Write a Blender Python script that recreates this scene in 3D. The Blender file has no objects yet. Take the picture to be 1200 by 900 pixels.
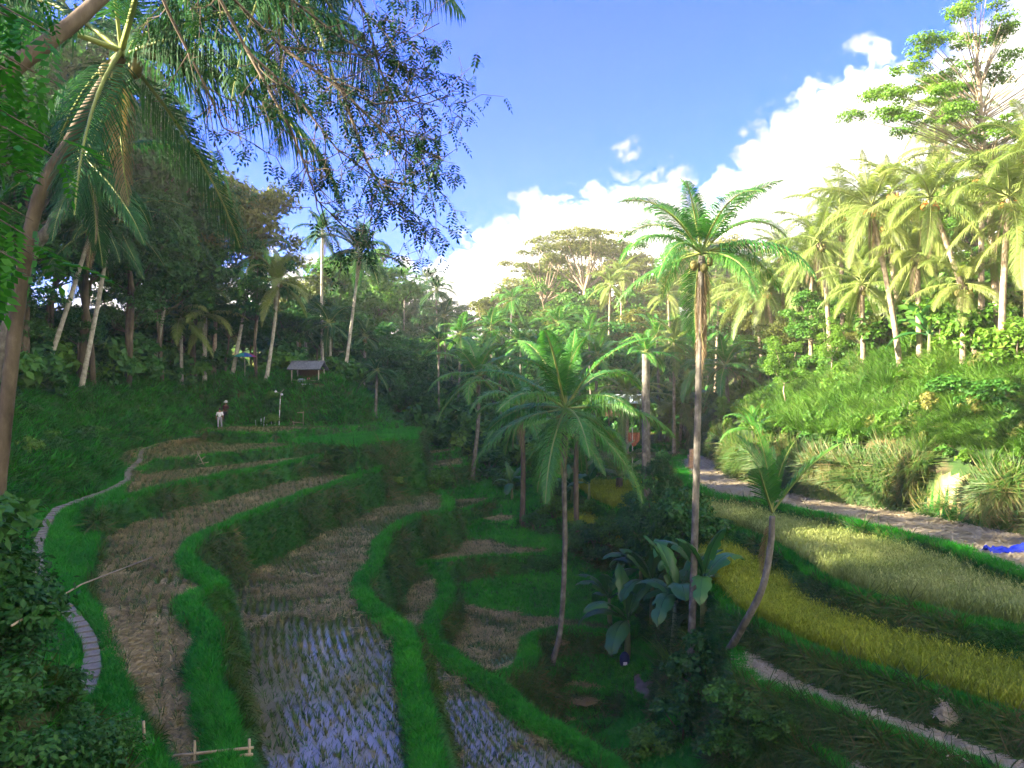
import bpy, math, random
import numpy as np
from mathutils import Vector
R = math.radians
rng = np.random.default_rng(7)
random.seed(7)
SC = bpy.context.scene
COL = SC.collection

# ------------------------------------------------------------------ camera, world, sun, exposure
F = 940.0
PITCH = math.atan(10 / F)
cam_d = bpy.data.cameras.new('camera'); cam = bpy.data.objects.new('camera', cam_d); COL.objects.link(cam)
cam_d.sensor_width = 36; cam_d.lens = F / 1200 * 36; cam_d.clip_end = 6000; cam_d.clip_start = 0.05
cam.rotation_euler = (R(90) - PITCH, 0, 0)
SC.camera = cam
SUN_AZ, SUN_EL = R(-104), R(23)          # azimuth clockwise from +Y
w = bpy.data.worlds.new('World'); SC.world = w; w.use_nodes = True
def build_world():
    nt = w.node_tree; N = nt.nodes; L = nt.links
    N.clear()
    out = N.new('ShaderNodeOutputWorld'); bg = N.new('ShaderNodeBackground'); bg.inputs['Strength'].default_value = 0.15
    L.new(bg.outputs[0], out.inputs['Surface'])
    sky = N.new('ShaderNodeTexSky'); sky.sky_type = 'NISHITA'; sky.sun_disc = False
    sky.sun_elevation = SUN_EL; sky.sun_rotation = SUN_AZ; sky.altitude = 300; sky.air_density = 1.0; sky.dust_density = 0.6; sky.ozone_density = 3.0
    tint = N.new('ShaderNodeMix'); tint.data_type = 'RGBA'; tint.blend_type = 'MULTIPLY'; tint.inputs[0].default_value = 1
    L.new(sky.outputs[0], tint.inputs[6]); tint.inputs[7].default_value = (0.004, 0.052, 0.215, 1)
    tc = N.new('ShaderNodeTexCoord'); sep = N.new('ShaderNodeSeparateXYZ'); L.new(tc.outputs['Generated'], sep.inputs[0])
    def M(op, a, b=None, c=None, clamp=False):
        m = N.new('ShaderNodeMath'); m.operation = op; m.use_clamp = clamp
        for i, v in enumerate((a, b, c)):
            if v is None: continue
            if isinstance(v, (int, float)): m.inputs[i].default_value = v
            else: L.new(v, m.inputs[i])
        return m.outputs[0]
    az = M('ARCTAN2', sep.outputs[0], sep.outputs[1])
    el = M('ARCSINE', sep.outputs[2])
    azn = M('MULTIPLY_ADD', az, 1 / (2 * math.pi), 0.5)
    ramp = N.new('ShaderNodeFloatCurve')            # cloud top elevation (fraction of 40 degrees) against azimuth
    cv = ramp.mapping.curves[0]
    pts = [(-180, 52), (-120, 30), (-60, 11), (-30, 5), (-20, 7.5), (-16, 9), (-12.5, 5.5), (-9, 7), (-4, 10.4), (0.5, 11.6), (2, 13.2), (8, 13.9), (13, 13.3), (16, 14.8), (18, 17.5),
           (20.5, 19.5), (25, 21.6), (27, 19.5), (32, 22), (45, 34), (70, 50), (120, 58), (180, 52)]  # unseen cloud to the right and behind raised high, added to fill the shade
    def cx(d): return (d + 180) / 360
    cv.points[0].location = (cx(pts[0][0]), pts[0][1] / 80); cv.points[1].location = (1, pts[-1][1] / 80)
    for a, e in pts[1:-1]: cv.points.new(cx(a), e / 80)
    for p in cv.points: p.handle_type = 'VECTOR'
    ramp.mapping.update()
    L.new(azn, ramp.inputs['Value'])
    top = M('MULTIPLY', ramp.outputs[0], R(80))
    def noise(scale, detail, rough, dist=0.0, seed=0.0):
        n = N.new('ShaderNodeTexNoise')
        L.new(tc.outputs['Generated'], n.inputs['Vector'])
        n.inputs['Scale'].default_value = scale; n.inputs['Detail'].default_value = detail; n.inputs['Roughness'].default_value = rough; n.inputs['Distortion'].default_value = dist
        return n.outputs['Fac']
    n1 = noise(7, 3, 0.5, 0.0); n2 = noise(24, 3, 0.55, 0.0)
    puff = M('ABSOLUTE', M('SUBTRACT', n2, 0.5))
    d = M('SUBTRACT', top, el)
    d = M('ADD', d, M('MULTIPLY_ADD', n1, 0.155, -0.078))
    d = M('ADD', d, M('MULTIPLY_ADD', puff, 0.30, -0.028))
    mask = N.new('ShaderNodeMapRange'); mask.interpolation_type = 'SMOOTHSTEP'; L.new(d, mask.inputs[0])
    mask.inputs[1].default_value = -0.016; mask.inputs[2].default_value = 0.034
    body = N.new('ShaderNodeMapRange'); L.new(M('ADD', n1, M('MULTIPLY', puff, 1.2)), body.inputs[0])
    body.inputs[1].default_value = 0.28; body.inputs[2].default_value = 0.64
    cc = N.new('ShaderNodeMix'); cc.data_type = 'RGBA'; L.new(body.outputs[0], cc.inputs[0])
    cc.inputs[6].default_value = (2.9, 2.75, 2.45, 1); cc.inputs[7].default_value = (.46, .44, .41, 1)  # cloud shading put into the colour by noise, bright tone raised as fill
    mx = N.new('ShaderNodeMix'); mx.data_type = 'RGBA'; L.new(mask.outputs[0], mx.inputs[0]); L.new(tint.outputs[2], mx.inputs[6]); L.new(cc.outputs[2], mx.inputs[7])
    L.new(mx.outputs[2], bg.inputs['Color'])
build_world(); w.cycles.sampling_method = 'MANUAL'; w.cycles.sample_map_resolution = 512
sd = bpy.data.lights.new('sun', 'SUN'); sd.energy = 2.5; sd.angle = R(0.5); sd.color = (1.0, 0.86, 0.62)
sun = bpy.data.objects.new('sun', sd); COL.objects.link(sun)
sv = Vector((math.sin(SUN_AZ) * math.cos(SUN_EL), math.cos(SUN_AZ) * math.cos(SUN_EL), math.sin(SUN_EL)))
sun.rotation_euler = (-sv).to_track_quat('-Z', 'Y').to_euler(); sun.location = (-60, -20, 60)
SC.view_settings.view_transform = 'Standard'; SC.view_settings.look = 'None'; SC.view_settings.exposure = 4.2; SC.view_settings.gamma = 1.0
SC.cycles.use_denoising = True
SC.cycles.max_bounces = 6; SC.cycles.diffuse_bounces = 4; SC.cycles.glossy_bounces = 2; SC.cycles.transmission_bounces = 4; SC.cycles.transparent_max_bounces = 8; SC.cycles.volume_bounces = 1
SC.cycles.use_adaptive_sampling = True; SC.cycles.adaptive_threshold = 0.02
SC.cycles.caustics_reflective = False; SC.cycles.caustics_refractive = False

# ------------------------------------------------------------------ pixel (photograph 1200x900) to place
def ray(px, py):
    x = (px - 600) / F; u = -(py - 450) / F
    return Vector((x, math.cos(PITCH) + u * math.sin(PITCH), -math.sin(PITCH) + u * math.cos(PITCH)))
def P(px, py, z):
    r = ray(px, py); return r * (z / r.z)
def D(px, py, d):
    r = ray(px, py); return r * (d / r.y)

# ------------------------------------------------------------------ helpers
def mesh_np(name, V, Q=None, T=None, mats=(), mi=None, smooth=True):
    V = np.asarray(V, dtype=np.float32).reshape(-1, 3)
    me = bpy.data.meshes.new(name)
    nq = 0 if Q is None else len(Q); ntr = 0 if T is None else len(T)
    loops = []
    if nq: loops.append(np.asarray(Q, dtype=np.int32).ravel())
    if ntr: loops.append(np.asarray(T, dtype=np.int32).ravel())
    lo = np.concatenate(loops)
    me.vertices.add(len(V)); me.vertices.foreach_set('co', V.ravel())
    me.loops.add(len(lo)); me.loops.foreach_set('vertex_index', lo)
    st = np.concatenate([np.arange(nq) * 4, nq * 4 + np.arange(ntr) * 3]).astype(np.int32)
    me.polygons.add(nq + ntr); me.polygons.foreach_set('loop_start', st)
    if mi is not None: me.polygons.foreach_set('material_index', np.asarray(mi, dtype=np.int32))
    me.polygons.foreach_set('use_smooth', np.full(nq + ntr, bool(smooth)))
    for m in mats: me.materials.append(m)
    me.update(calc_edges=True)
    return me
def link(name, me, parent=None, loc=(0, 0, 0), rot=(0, 0, 0), scl=(1, 1, 1)):
    o = bpy.data.objects.new(name, me); COL.objects.link(o)
    o.location = loc; o.rotation_euler = rot; o.scale = scl
    if parent is not None: o.parent = parent
    return o
def empty(name, loc, rz=0.0, scl=(1, 1, 1)):
    o = bpy.data.objects.new(name, None); COL.objects.link(o); o.location = loc; o.rotation_euler = (0, 0, rz); o.scale = scl
    o.empty_display_size = 0.3
    return o
def tag(o, label=None, cat=None, group=None, kind=None):
    if label: o['label'] = label
    if cat: o['category'] = cat
    if group: o['group'] = group
    if kind: o['kind'] = kind
    return o
class Geo:
    """collects vertices and faces, then becomes ONE mesh"""
    def __init__(s): s.V = []; s.Q = []; s.T = []; s.n = 0
    def add(s, V, Q=None, T=None):
        V = np.asarray(V, dtype=float).reshape(-1, 3)
        if Q is not None and len(Q): s.Q.append(np.asarray(Q) + s.n)
        if T is not None and len(T): s.T.append(np.asarray(T) + s.n)
        s.V.append(V); s.n += len(V); return s
    def mesh(s, name, mat, smooth=True):
        return mesh_np(name, np.concatenate(s.V), np.concatenate(s.Q) if s.Q else None, np.concatenate(s.T) if s.T else None, [mat] if mat else [], None, smooth)
def tube(path, rad, n=8, cap=True):
    path = np.asarray([tuple(p) for p in path], dtype=float); m = len(path)
    rad = np.full(m, rad, dtype=float) if np.isscalar(rad) else np.asarray(rad, dtype=float)
    tan = np.gradient(path, axis=0); tan /= np.linalg.norm(tan, axis=1)[:, None] + 1e-9
    ref = np.array([0.0, 0, 1]) if abs(tan[0][2]) < 0.8 else np.array([1.0, 0, 0])
    a = np.cross(tan, ref); a /= np.linalg.norm(a, axis=1)[:, None] + 1e-9
    b = np.cross(tan, a)
    th = np.arange(n) / n * 2 * np.pi
    V = path[:, None, :] + rad[:, None, None] * (np.cos(th)[None, :, None] * a[:, None, :] + np.sin(th)[None, :, None] * b[:, None, :])
    i = np.arange(m - 1)[:, None] * n; j = np.arange(n)[None, :]; k = (j + 1) % n
    Q = np.stack([i + j, i + k, i + n + k, i + n + j], -1).reshape(-1, 4)
    V = V.reshape(-1, 3); T = None
    if cap:
        V = np.concatenate([V, path[:1], path[-1:]]); c0, c1 = m * n, m * n + 1
        jj = np.arange(n); kk = (jj + 1) % n
        T = np.concatenate([np.stack([kk, jj, np.full(n, c0)], -1), np.stack([(m - 1) * n + jj, (m - 1) * n + kk, np.full(n, c1)], -1)])
    return V, Q, T
def boxg(c, s, rz=0.0, tilt=None):
    x, y, z = np.array(s) / 2
    V = np.array([[-x, -y, -z], [x, -y, -z], [x, y, -z], [-x, y, -z], [-x, -y, z], [x, -y, z], [x, y, z], [-x, y, z]])
    if tilt is not None:
        from mathutils import Euler
        m = np.array(Euler(tilt).to_matrix()); V = V @ m.T
    cr, sr = math.cos(rz), math.sin(rz)
    V = V @ np.array([[cr, sr, 0], [-sr, cr, 0], [0, 0, 1]]) + np.array(c)
    Q = [[0, 3, 2, 1], [4, 5, 6, 7], [0, 1, 5, 4], [1, 2, 6, 5], [2, 3, 7, 6], [3, 0, 4, 7]]
    return V, Q, None
def ellip(c, r, nu=10, nv=7, jit=0.0, rs=None):
    V = []; 
    for i in range(nv + 1):
        ph = math.pi * i / nv
        for j in range(nu):
            t = 2 * math.pi * j / nu
            k = 1 + (jit * (rs.random() * 2 - 1) if rs is not None else 0)
            V.append((c[0] + r[0] * math.sin(ph) * math.cos(t) * k, c[1] + r[1] * math.sin(ph) * math.sin(t) * k, c[2] + r[2] * math.cos(ph)))
    Q = [[i * nu + j, (i + 1) * nu + j, (i + 1) * nu + (j + 1) % nu, i * nu + (j + 1) % nu] for i in range(nv) for j in range(nu)]
    return np.array(V), Q, None

def hash2(ix, iy, seed):
    h = (ix.astype(np.int64) * 374761393 + iy.astype(np.int64) * 668265263 + seed * 974711) & 0xFFFFFFFF
    h = ((h ^ (h >> 13)) * 1274126177) & 0xFFFFFFFF
    h = h ^ (h >> 16)
    return (h & 0xFFFF) / 65535.0
def vnoise(x, y, seed=0):
    ix = np.floor(x); iy = np.floor(y); fx = x - ix; fy = y - iy
    fx = fx * fx * (3 - 2 * fx); fy = fy * fy * (3 - 2 * fy)
    a = hash2(ix, iy, seed); b = hash2(ix + 1, iy, seed); c = hash2(ix, iy + 1, seed); d = hash2(ix + 1, iy + 1, seed)
    return (a * (1 - fx) + b * fx) * (1 - fy) + (c * (1 - fx) + d * fx) * fy - 0.5
def fbm(x, y, sc, oct=3, seed=0):
    s = 0; a = 1.0; t = 0
    for o in range(oct):
        s = s + a * vnoise(x * sc, y * sc, seed + o * 17); t += a; a *= 0.5; sc *= 2.03
    return s / t * 2
def sdist(x, y, poly):
    """signed distance, negative inside"""
    d2 = np.full(x.shape, 1e18); inside = np.zeros(x.shape, bool)
    n = len(poly)
    for i in range(n):
        ax, ay = poly[i]; bx, by = poly[(i + 1) % n]
        ex, ey = bx - ax, by - ay; L2 = ex * ex + ey * ey + 1e-12
        t = np.clip(((x - ax) * ex + (y - ay) * ey) / L2, 0, 1)
        dx = x - ax - t * ex; dy = y - ay - t * ey
        d2 = np.minimum(d2, dx * dx + dy * dy)
        c = ((ay > y) != (by > y))
        xi = ax + (y - ay) * ex / (ey if abs(ey) > 1e-12 else 1e-12)
        inside ^= c & (x < xi)
    d = np.sqrt(d2)
    return np.where(inside, -d, d)
def smooth_poly(pts, n=2):
    p = np.array(pts, dtype=float)
    for _ in range(n):
        q = np.roll(p, -1, axis=0)
        p = np.stack([p * .75 + q * .25, p * .25 + q * .75], 1).reshape(-1, 2)
    return [tuple(v) for v in p]

# ------------------------------------------------------------------ the ground: terraces, banks, hills
# each terrace: kind of field, level, width and height of its grass bund, outline of its lip (traced, put on its level), rest of the outline in metres
TERR = []
def terrace(kind, z, lip, rest, bund=0.7, bh=0.2, wall=4.0, shade=0):
    pts = []
    for q in lip:
        v = P(q[0], q[1], z + bh * 0.7); pts.append((v.x, v.y))
    pts += rest
    TERR.append(dict(kind=kind, z=z, poly=smooth_poly(pts, 1), bund=bund, bh=bh, wall=wall))
# left flight of terraces, from the back
terrace('straw', -4.0, [(252, 508), (300, 509), (345, 507), (380, 504), (420, 501), (452, 498), (466, 497)], [(-8.6, 66), (-14, 70), (-25, 70), (-26, 58)], .5)
terrace('grass', -4.35, [(340, 519.5), (385, 520.5), (418, 526), (424, 522), (440, 518.5), (476, 516), (492, 515), (488, 512)], [(-7, 64), (-12, 66), (-20, 62)], .6, .15)
terrace('straw', -4.6, [(168, 546), (180, 541), (215, 538), (250, 535), (300, 530), (340, 526), (368, 522), (382, 518)], [(-13, 60), (-20, 64), (-27, 60), (-24, 44)], .45)
terrace('straw', -5.1, [(108, 605), (128, 592), (160, 583), (200, 573), (240, 566), (300, 552), (350, 543), (400, 531), (412, 531), (408, 526)], [(-12, 58), (-24, 58), (-21, 42), (-17.3, 34.5)], .75)
terrace('straw', -5.95, [(454, 538), (456, 547), (430, 557), (400, 567), (370, 577), (335, 591), (300, 604), (268, 618), (240, 634), (229, 650), (237, 665), (262, 680), (266, 690), (238, 697), (230, 707), (240, 720),
         (260, 733), (264, 748), (257, 775), (262, 800), (270, 830), (282, 860), (292, 900), (300, 960)], [(-4.5, 8), (-9, 9), (-13, 20), (-16.5, 32), (-19, 56), (-9, 62)], .66, .22)
terrace('bank', -5.75, [(250, 960), (180, 880), (140, 800), (128, 760), (112, 725), (100, 690), (110, 655), (118, 615)], [(-19, 32), (-16, 22), (-11, 12), (-8, 8)], .4, .1, 2.0)
terrace('water', -7.9, [(486, 566), (506, 571), (524, 578), (533, 588), (531, 600), (510, 604), (490, 607), (474, 616), (458, 630), (451, 645), (448, 660), (439, 668), (435, 682), (438, 698), (448, 711), (464, 723),
         (481, 736), (490, 752), (493, 775), (500, 800), (506, 830), (514, 855), (522, 900), (528, 960)], [(-1.0, 8), (-6, 8), (-14, 20), (-16, 40), (-14, 56), (-8, 58)], .74, .26)
# small upper fields right of the long field
terrace('straw', -6.4, [(436, 543), (462, 545), (482, 538), (500, 536), (522, 533), (541, 530), (538, 526)], [(-5, 70), (-9, 70), (-10, 58)], .5, .12)
terrace('straw', -6.8, [(470, 552), (492, 549), (520, 548.5), (548, 547), (548, 543)], [(-4, 66), (-9, 66), (-10, 56)], .35, .1)
terrace('straw', -7.3, [(440, 575), (470, 566), (484, 556), (496, 552), (520, 553), (548, 553)], [(-3, 62), (-9, 62), (-11, 52)], .6, .15)
terrace('straw', -7.9, [(514, 566), (524, 565), (545, 563), (556, 560)], [(-2.6, 62), (-7, 62), (-6.5, 57)], .4, .12)
terrace('straw', -8.7, [(534, 600), (548, 599), (562, 595), (577, 589), (582, 582)], [(-1, 60), (-6, 60), (-6, 52)], .45, .15)
terrace('straw', -9.4, [(550, 600), (552, 609), (568, 614), (600, 614), (610, 608), (610, 590)], [(1.0, 62), (-4, 62), (-4, 54)], .4, .12)
terrace('straw', -10.2, [(560, 625), (590, 638), (614, 646), (640, 650), (668, 640), (650, 612)], [(3, 58), (-2, 56)], .6, .12)
terrace('straw', -9.9, [(530, 604), (548, 606), (560, 618), (580, 628), (600, 636), (625, 640), (648, 640), (656, 646), (648, 652), (620, 652), (580, 654), (545, 658), (520, 662), (498, 660)], [(-7, 36), (-8, 46), (-5, 54)], .7, .15)
terrace('water', -10.4, [(490, 668), (512, 668), (526, 673), (533, 688), (529, 705), (519, 724), (513, 740), (520, 755), (538, 768), (558, 783), (580, 795), (600, 806), (612, 822), (632, 837), (655, 850), (685, 864),
         (712, 880), (738, 900), (770, 960)], [(4, 14), (0, 14), (-3, 20), (-8, 28), (-7, 38)], .9, .26)
terrace('green_water', -11.5, [(548, 815), (575, 805), (606, 795), (626, 783), (634, 768), (630, 752), (645, 745), (690, 744), (735, 748), (760, 735), (752, 700), (738, 686), (700, 684)], [(4, 44), (-6, 46), (-8, 34)], .95, .25, 2.0)
terrace('straw', -12.3, [(628, 806), (650, 794), (662, 779), (685, 771), (720, 772), (748, 780), (756, 760), (735, 740)], [(3, 38), (0, 38)], .8, .15, 2.0)
terrace('straw', -12.9, [(600, 826), (632, 822), (665, 815), (690, 815), (722, 815), (742, 806), (745, 790)], [(4, 34), (1, 36)], .6, .12, 2.0)
terrace('straw', -13.5, [(612, 850), (640, 858), (690, 855), (725, 848), (748, 838), (748, 815)], [(4, 32), (1, 32)], .6, .15, 2.0)
# right flight
terrace('thin', -8.55, [(850, 812), (885, 838), (925, 862), (970, 892), (1000, 920), (1040, 980)], [(9, 10), (16, 12), (14, 24), (8, 28)], .4, .06)
terrace('thin', -7.8, [(850, 782), (882, 806), (930, 818), (980, 838), (1050, 868), (1105, 888), (1150, 905), (1250, 960)], [(20, 10), (22, 20), (14, 28), (8, 30)], .5, .08)
terrace('yellow_rice', -7.1, [(815, 655), (808, 668), (820, 682), (838, 700), (852, 720), (883, 734), (933, 760), (987, 779), (1040, 797), (1100, 817), (1167, 840), (1210, 851), (1330, 900)], [(20, 12), (24, 20), (16, 30), (10, 35)], .55, .1)
terrace('pale_rice', -6.1, [(775, 590), (790, 603), (815, 614), (850, 620), (885, 632), (910, 645), (933, 661), (953, 679), (1000, 698), (1067, 715), (1133, 731), (1210, 746), (1330, 780)], [(22, 14), (28, 24), (16, 40), (10, 43)], .55, .1)
terrace('pale_straw', -5.4, [(798, 560), (804, 573), (830, 583), (880, 590), (925, 602), (973, 610), (1030, 625), (1067, 634), (1127, 651), (1153, 663), (1210, 681), (1330, 715)], [(26, 18), (30, 30), (18, 44), (14, 52), (10, 52)], .8, .1)
terrace('yellow_rice', -9.3, [(668, 622), (690, 634), (715, 640), (745, 640), (770, 625)], [(9, 52), (3, 52)], .4, .1)
terrace('yellow_rice', -8.0, [(688, 586), (705, 596), (735, 600), (770, 600), (800, 590)], [(12, 58), (6, 62), (4, 60)], .4, .1)
terrace('straw', -7.3, [(640, 560), (700, 562), (760, 562), (795, 552)], [(12, 66), (3, 66)], .4, .1)
terrace('straw', -6.6, [(670, 540), (720, 541), (790, 540), (812, 532)], [(14, 74), (4, 74)], .4, .1)
terrace('straw', -6.0, [(700, 521), (740, 523), (800, 521), (815, 515)], [(18, 82), (8, 82)], .4, .1)
terrace('grass', -5.4, [(500, 499), (560, 497), (620, 497), (700, 495), (790, 493), (840, 488)], [(22, 100), (-6, 100), (-9, 90)], .4, .1)
terrace('grass', -4.9, [(520, 489), (600, 487), (700, 484), (800, 482), (860, 478)], [(26, 110), (-4, 110), (-8, 98)], .4, .1)
terrace('grass', -4.4, [(540, 480), (620, 478), (700, 476), (800, 473), (870, 468)], [(28, 120), (-2, 120), (-8, 106)], .4, .1)
terrace('grass', -4.0, [(540, 473), (620, 471), (700, 469), (800, 466), (870, 462)], [(28, 130), (-2, 130), (-8, 114)], .4, .1)

CPT = [D(*q) for q in [(840, 905, 27), (830, 860, 28), (815, 815, 29), (775, 845, 30), (700, 865, 31), (640, 900, 28), (600, 850, 30), (850, 778, 26), (870, 830, 25), (960, 880, 20), (790, 760, 32), (760, 800, 31),
       (720, 720, 38), (720, 680, 42), (770, 665, 42), (735, 650, 45), (640, 620, 52), (640, 590, 55), (600, 575, 60), (560, 570, 60), (700, 570, 62), (600, 545, 70), (500, 522, 70), (640, 522, 78),
       (760, 525, 78), (600, 502, 92), (500, 498, 88), (760, 495, 95), (850, 482, 88), (560, 476, 112), (700, 474, 112), (830, 468, 112), (900, 452, 112), (450, 488, 80)]]
CPT = [(v.x, v.y, v.z) for v in CPT] + [(8, 10, -14.5), (12, 6, -14), (3, 8, -14), (0, 14, -13), (-6, 6, -9), (-10, 12, -7), (16, 16, -10), (-20, 60, -5), (-22, 40, -5.8), (-20, 20, -6.5), (25, 30, -6), (25, 10, -8),
       (0, -30, -6), (40, 0, -6), (-40, 0, -5), (-20, 100, -2), (30, 130, 0), (0, 150, 1), (-60, 120, 0), (60, 60, -5)]
LHILL = [(-9, -12), (-9.5, 2), (-10.2, 11)] + [(P(a, b, c).x - (2.0 if b > 640 else .9), P(a, b, c).y) for a, b, c in [(107, 762, -5.6), (92, 735, -5.6), (62, 704, -5.5), (45, 650, -5.4), (70, 601, -5.2), (132, 572, -4.9), (158, 548, -4.6), (160, 530, -4.5), (205, 518, -4.3), (250, 507, -4.1)]]
LHILL += [(-23, 60.5), (-17, 60.6), (-12.5, 60), (-10.2, 63), (-10.5, 70), (-12, 78), (-17, 88), (-24, 100), (-50, 120), (-220, 160), (-220, -120), (-40, -60)]
RHILL = [(P(a, b, c).x, P(a, b, c).y) for a, b, c in [(1330, 660, -5.3), (1200, 629, -5.3), (1110, 612, -5.3), (1033, 598, -5.3), (933, 580, -5.3), (880, 565, -5.3), (856, 556, -5.3), (842, 545, -5.3)]]
RHILL += [(14.5, 64), (17, 80), (24, 96), (50, 120), (220, 160), (220, -120), (40, -60), (24, -20), (23, 0)]
BHILL = [(-220, 110), (-30, 104), (-8, 112), (6, 118), (26, 114), (40, 104), (220, 110), (300, 500), (-300, 500)]

PATHF = [(P(a, b, c).x, P(a, b, c).y, c) for a, b, c in [(100, 815, -5.62), (107, 790, -5.6), (108, 770, -5.6), (104, 752, -5.58), (93, 735, -5.55), (77, 716, -5.5), (60, 703, -5.45), (44, 675, -5.4), (44, 640, -5.3), (56, 612, -5.2), (67, 598, -5.15),
                (100, 586, -5.05), (130, 575, -5.0), (150, 564, -4.92), (150, 554, -4.82), (163, 542, -4.7), (166, 529, -4.5), (190, 520, -4.4), (235, 511, -4.2), (256, 504, -4.1), (264, 497, -3.85)]]
def height(x, y):
    """height, terrace index (-1 bank/hill), distance inside that terrace"""
    x = np.asarray(x, float); y = np.asarray(y, float)
    num = np.zeros(x.shape); den = np.zeros(x.shape)
    for (cx_, cy_, cz_) in CPT:
        wgt = 1.0 / (((x - cx_) ** 2 + (y - cy_) ** 2) ** 1.6 + 0.5); num += wgt * cz_; den += wgt
    z = num / den + fbm(x, y, .5, 3, 5) * 0.12
    idx = np.full(x.shape, -1); ins = np.zeros(x.shape)
    wob = fbm(x, y, 1.1, 3, 11) * 0.13 + fbm(x, y, .35, 2, 31) * 0.12
    rad = np.hypot(x, y)
    near = (rad < 135)
    xs, ys, ws = x[near], y[near], wob[near]
    zz = z[near]; ii = idx[near]; nn = ins[near]
    for k, t in enumerate(TERR):
        po = np.array(t['poly']); lo = po.min(0) - 6; hi = po.max(0) + 6
        sel = np.where((xs > lo[0]) & (xs < hi[0]) & (ys > lo[1]) & (ys < hi[1]))[0]
        if not len(sel): continue
        sx, sy = xs[sel], ys[sel]
        far = np.clip((np.hypot(sx, sy) - 12) / 20, .35, 1.0)
        s = -sdist(sx, sy, t['poly']) + ws[sel] * far
        u = np.clip(s / t['bund'], 0, 1)
        bh = t['bh'] * (1 + 0.5 * fbm(sx, sy, .8, 2, k))
        crest = bh * np.where(u < .35, .55 + .45 * np.sin(np.clip(u / .35, 0, 1) * np.pi / 2), np.cos(np.clip((u - .45) / .55, 0, 1) * np.pi / 2) ** .8)
        dout = np.maximum(-s, 0)
        zi = t['z'] + np.where(s > 0, crest, bh * .55 - dout * t['wall'] - np.minimum(dout, .12) * 1.0)
        zi += np.where(s < 0, fbm(sx * 1.0, sy + zi, 1.6, 2, 3) * .10, 0)
        if t['kind'] in ('water', 'green_water'): mud = fbm(sx, sy, 3.4, 2, 41) * .055 + fbm(sx, sy, .5, 2, 43) * .05 + .05 * np.clip((np.hypot(sx, sy) - 24.0) / 8, -.6, 1.4) - .012
        else: mud = fbm(sx, sy, 1.4, 3, 41) * .04
        zi += np.where(s > t['bund'] * .9, mud, 0)
        m = (zi > zz[sel])
        zz[sel] = np.where(m, zi, zz[sel]); ii[sel] = np.where(m, np.where(s > 0, k, -2), ii[sel]); nn[sel] = np.where(m, s, nn[sel])
    z[near] = zz; idx[near] = ii; ins[near] = nn
    # hills
    d = -sdist(x, y, LHILL) + fbm(x, y, .25, 3, 61) * .5
    dd = np.maximum(d, 0)
    f0 = np.clip(-5.7 + (y - 17) * 0.035, -6.2, -4.1)
    rise = np.interp(dd, [0, 1.2, 4.6, 14, 40, 60, 100, 300], [0, 1.4, 3.8, 4.7, 14, 20, 24, 28])
    rise *= np.interp(y, [-200, 0, 10, 20, 30, 45, 400], [1, .95, .75, .8, .95, 1, 1]) * np.interp(y, [70, 90], [1, .5])
    zl = np.where(d > -3, f0 - np.maximum(-d, 0) * 3 + rise + fbm(x, y, .3, 4, 71) * np.clip(dd * .25, 0, 1.1), -99)
    m = zl > z; z = np.where(m, zl, z); idx = np.where(m, -3, idx)
    d = -sdist(x, y, RHILL) + fbm(x, y, .3, 3, 62) * .7
    dd = np.maximum(d, 0)
    rise = np.interp(dd, [0, .25, .9, 7.5, 22, 60, 120, 300], [0, 1.7, 2.2, 6.4, 13, 26, 30, 32])
    zr = np.where(d > -3, -5.4 - np.maximum(-d, 0) * 3 + rise + fbm(x, y, .3, 4, 72) * np.clip(dd * .3, 0, 1.0), -99)
    m = zr > z; z = np.where(m, zr, z); idx = np.where(m, -4, idx)
    d = -sdist(x, y, BHILL) + fbm(x, y, .05, 3, 63) * 8
    dd = np.maximum(d, 0)
    zb = np.where(d > 0, -3.2 + np.interp(dd, [0, 50, 120, 400], [0, 8, 14, 20]) + fbm(x, y, .1, 3, 73) * 1.2, -99)
    m = zb > z; z = np.where(m, zb, z); idx = np.where(m, -5, idx)
    # the knoll the photographer stands on
    ax, ay, bx, by = -30, -14, 1.5, -1.5
    t = np.clip(((x - ax) * (bx - ax) + (y - ay) * (by - ay)) / ((bx - ax) ** 2 + (by - ay) ** 2), 0, 1)
    dk = np.hypot(x - ax - t * (bx - ax), y - ay - t * (by - ay))
    zk = -1.65 - 1.1 * np.maximum(dk - 3.0, 0) + fbm(x, y, .7, 3, 81) * .15
    m = zk > z; z = np.where(m, zk, z); idx = np.where(m, -6, idx)
    # the overgrown spur below the viewpoint, at its left
    zs = np.minimum(-1.4, -5.0 + 1.15 * (-5.3 - x)) - 1.5 * np.maximum(0, y - 10.2) + fbm(x, y, .8, 3, 83) * .35
    m = (zs > z) & (x < 3) & (y < 16); z = np.where(m, zs, z); idx = np.where(m, -6, idx)
    # the slab path, a level ledge
    dm = np.full(x.shape, 99.0); zp = np.zeros(x.shape)
    sel = (np.abs(x + 15) < 12) & (y > 8) & (y < 75)
    if sel.any():
        xs, ys = x[sel], y[sel]; dmm = dm[sel]; zpp = zp[sel]
        for a, b in zip(PATHF[:-1], PATHF[1:]):
            ex, ey = b[0] - a[0], b[1] - a[1]; tt = np.clip(((xs - a[0]) * ex + (ys - a[1]) * ey) / (ex * ex + ey * ey), 0, 1)
            q = np.hypot(xs - a[0] - tt * ex, ys - a[1] - tt * ey); m = q < dmm
            dmm = np.where(m, q, dmm); zpp = np.where(m, a[2] + (b[2] - a[2]) * tt, zpp)
        dm[sel] = dmm; zp[sel] = zpp
        f = np.clip((1.1 - dm) / .7, 0, 1); f = f * f * (3 - 2 * f); z = z * (1 - f) + (zp - .01) * f; idx = np.where(dm < .19, -7, idx)
    return z, idx, ins
def ground(x, y):
    return float(height(np.array([x]), np.array([y]))[0][0])

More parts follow.
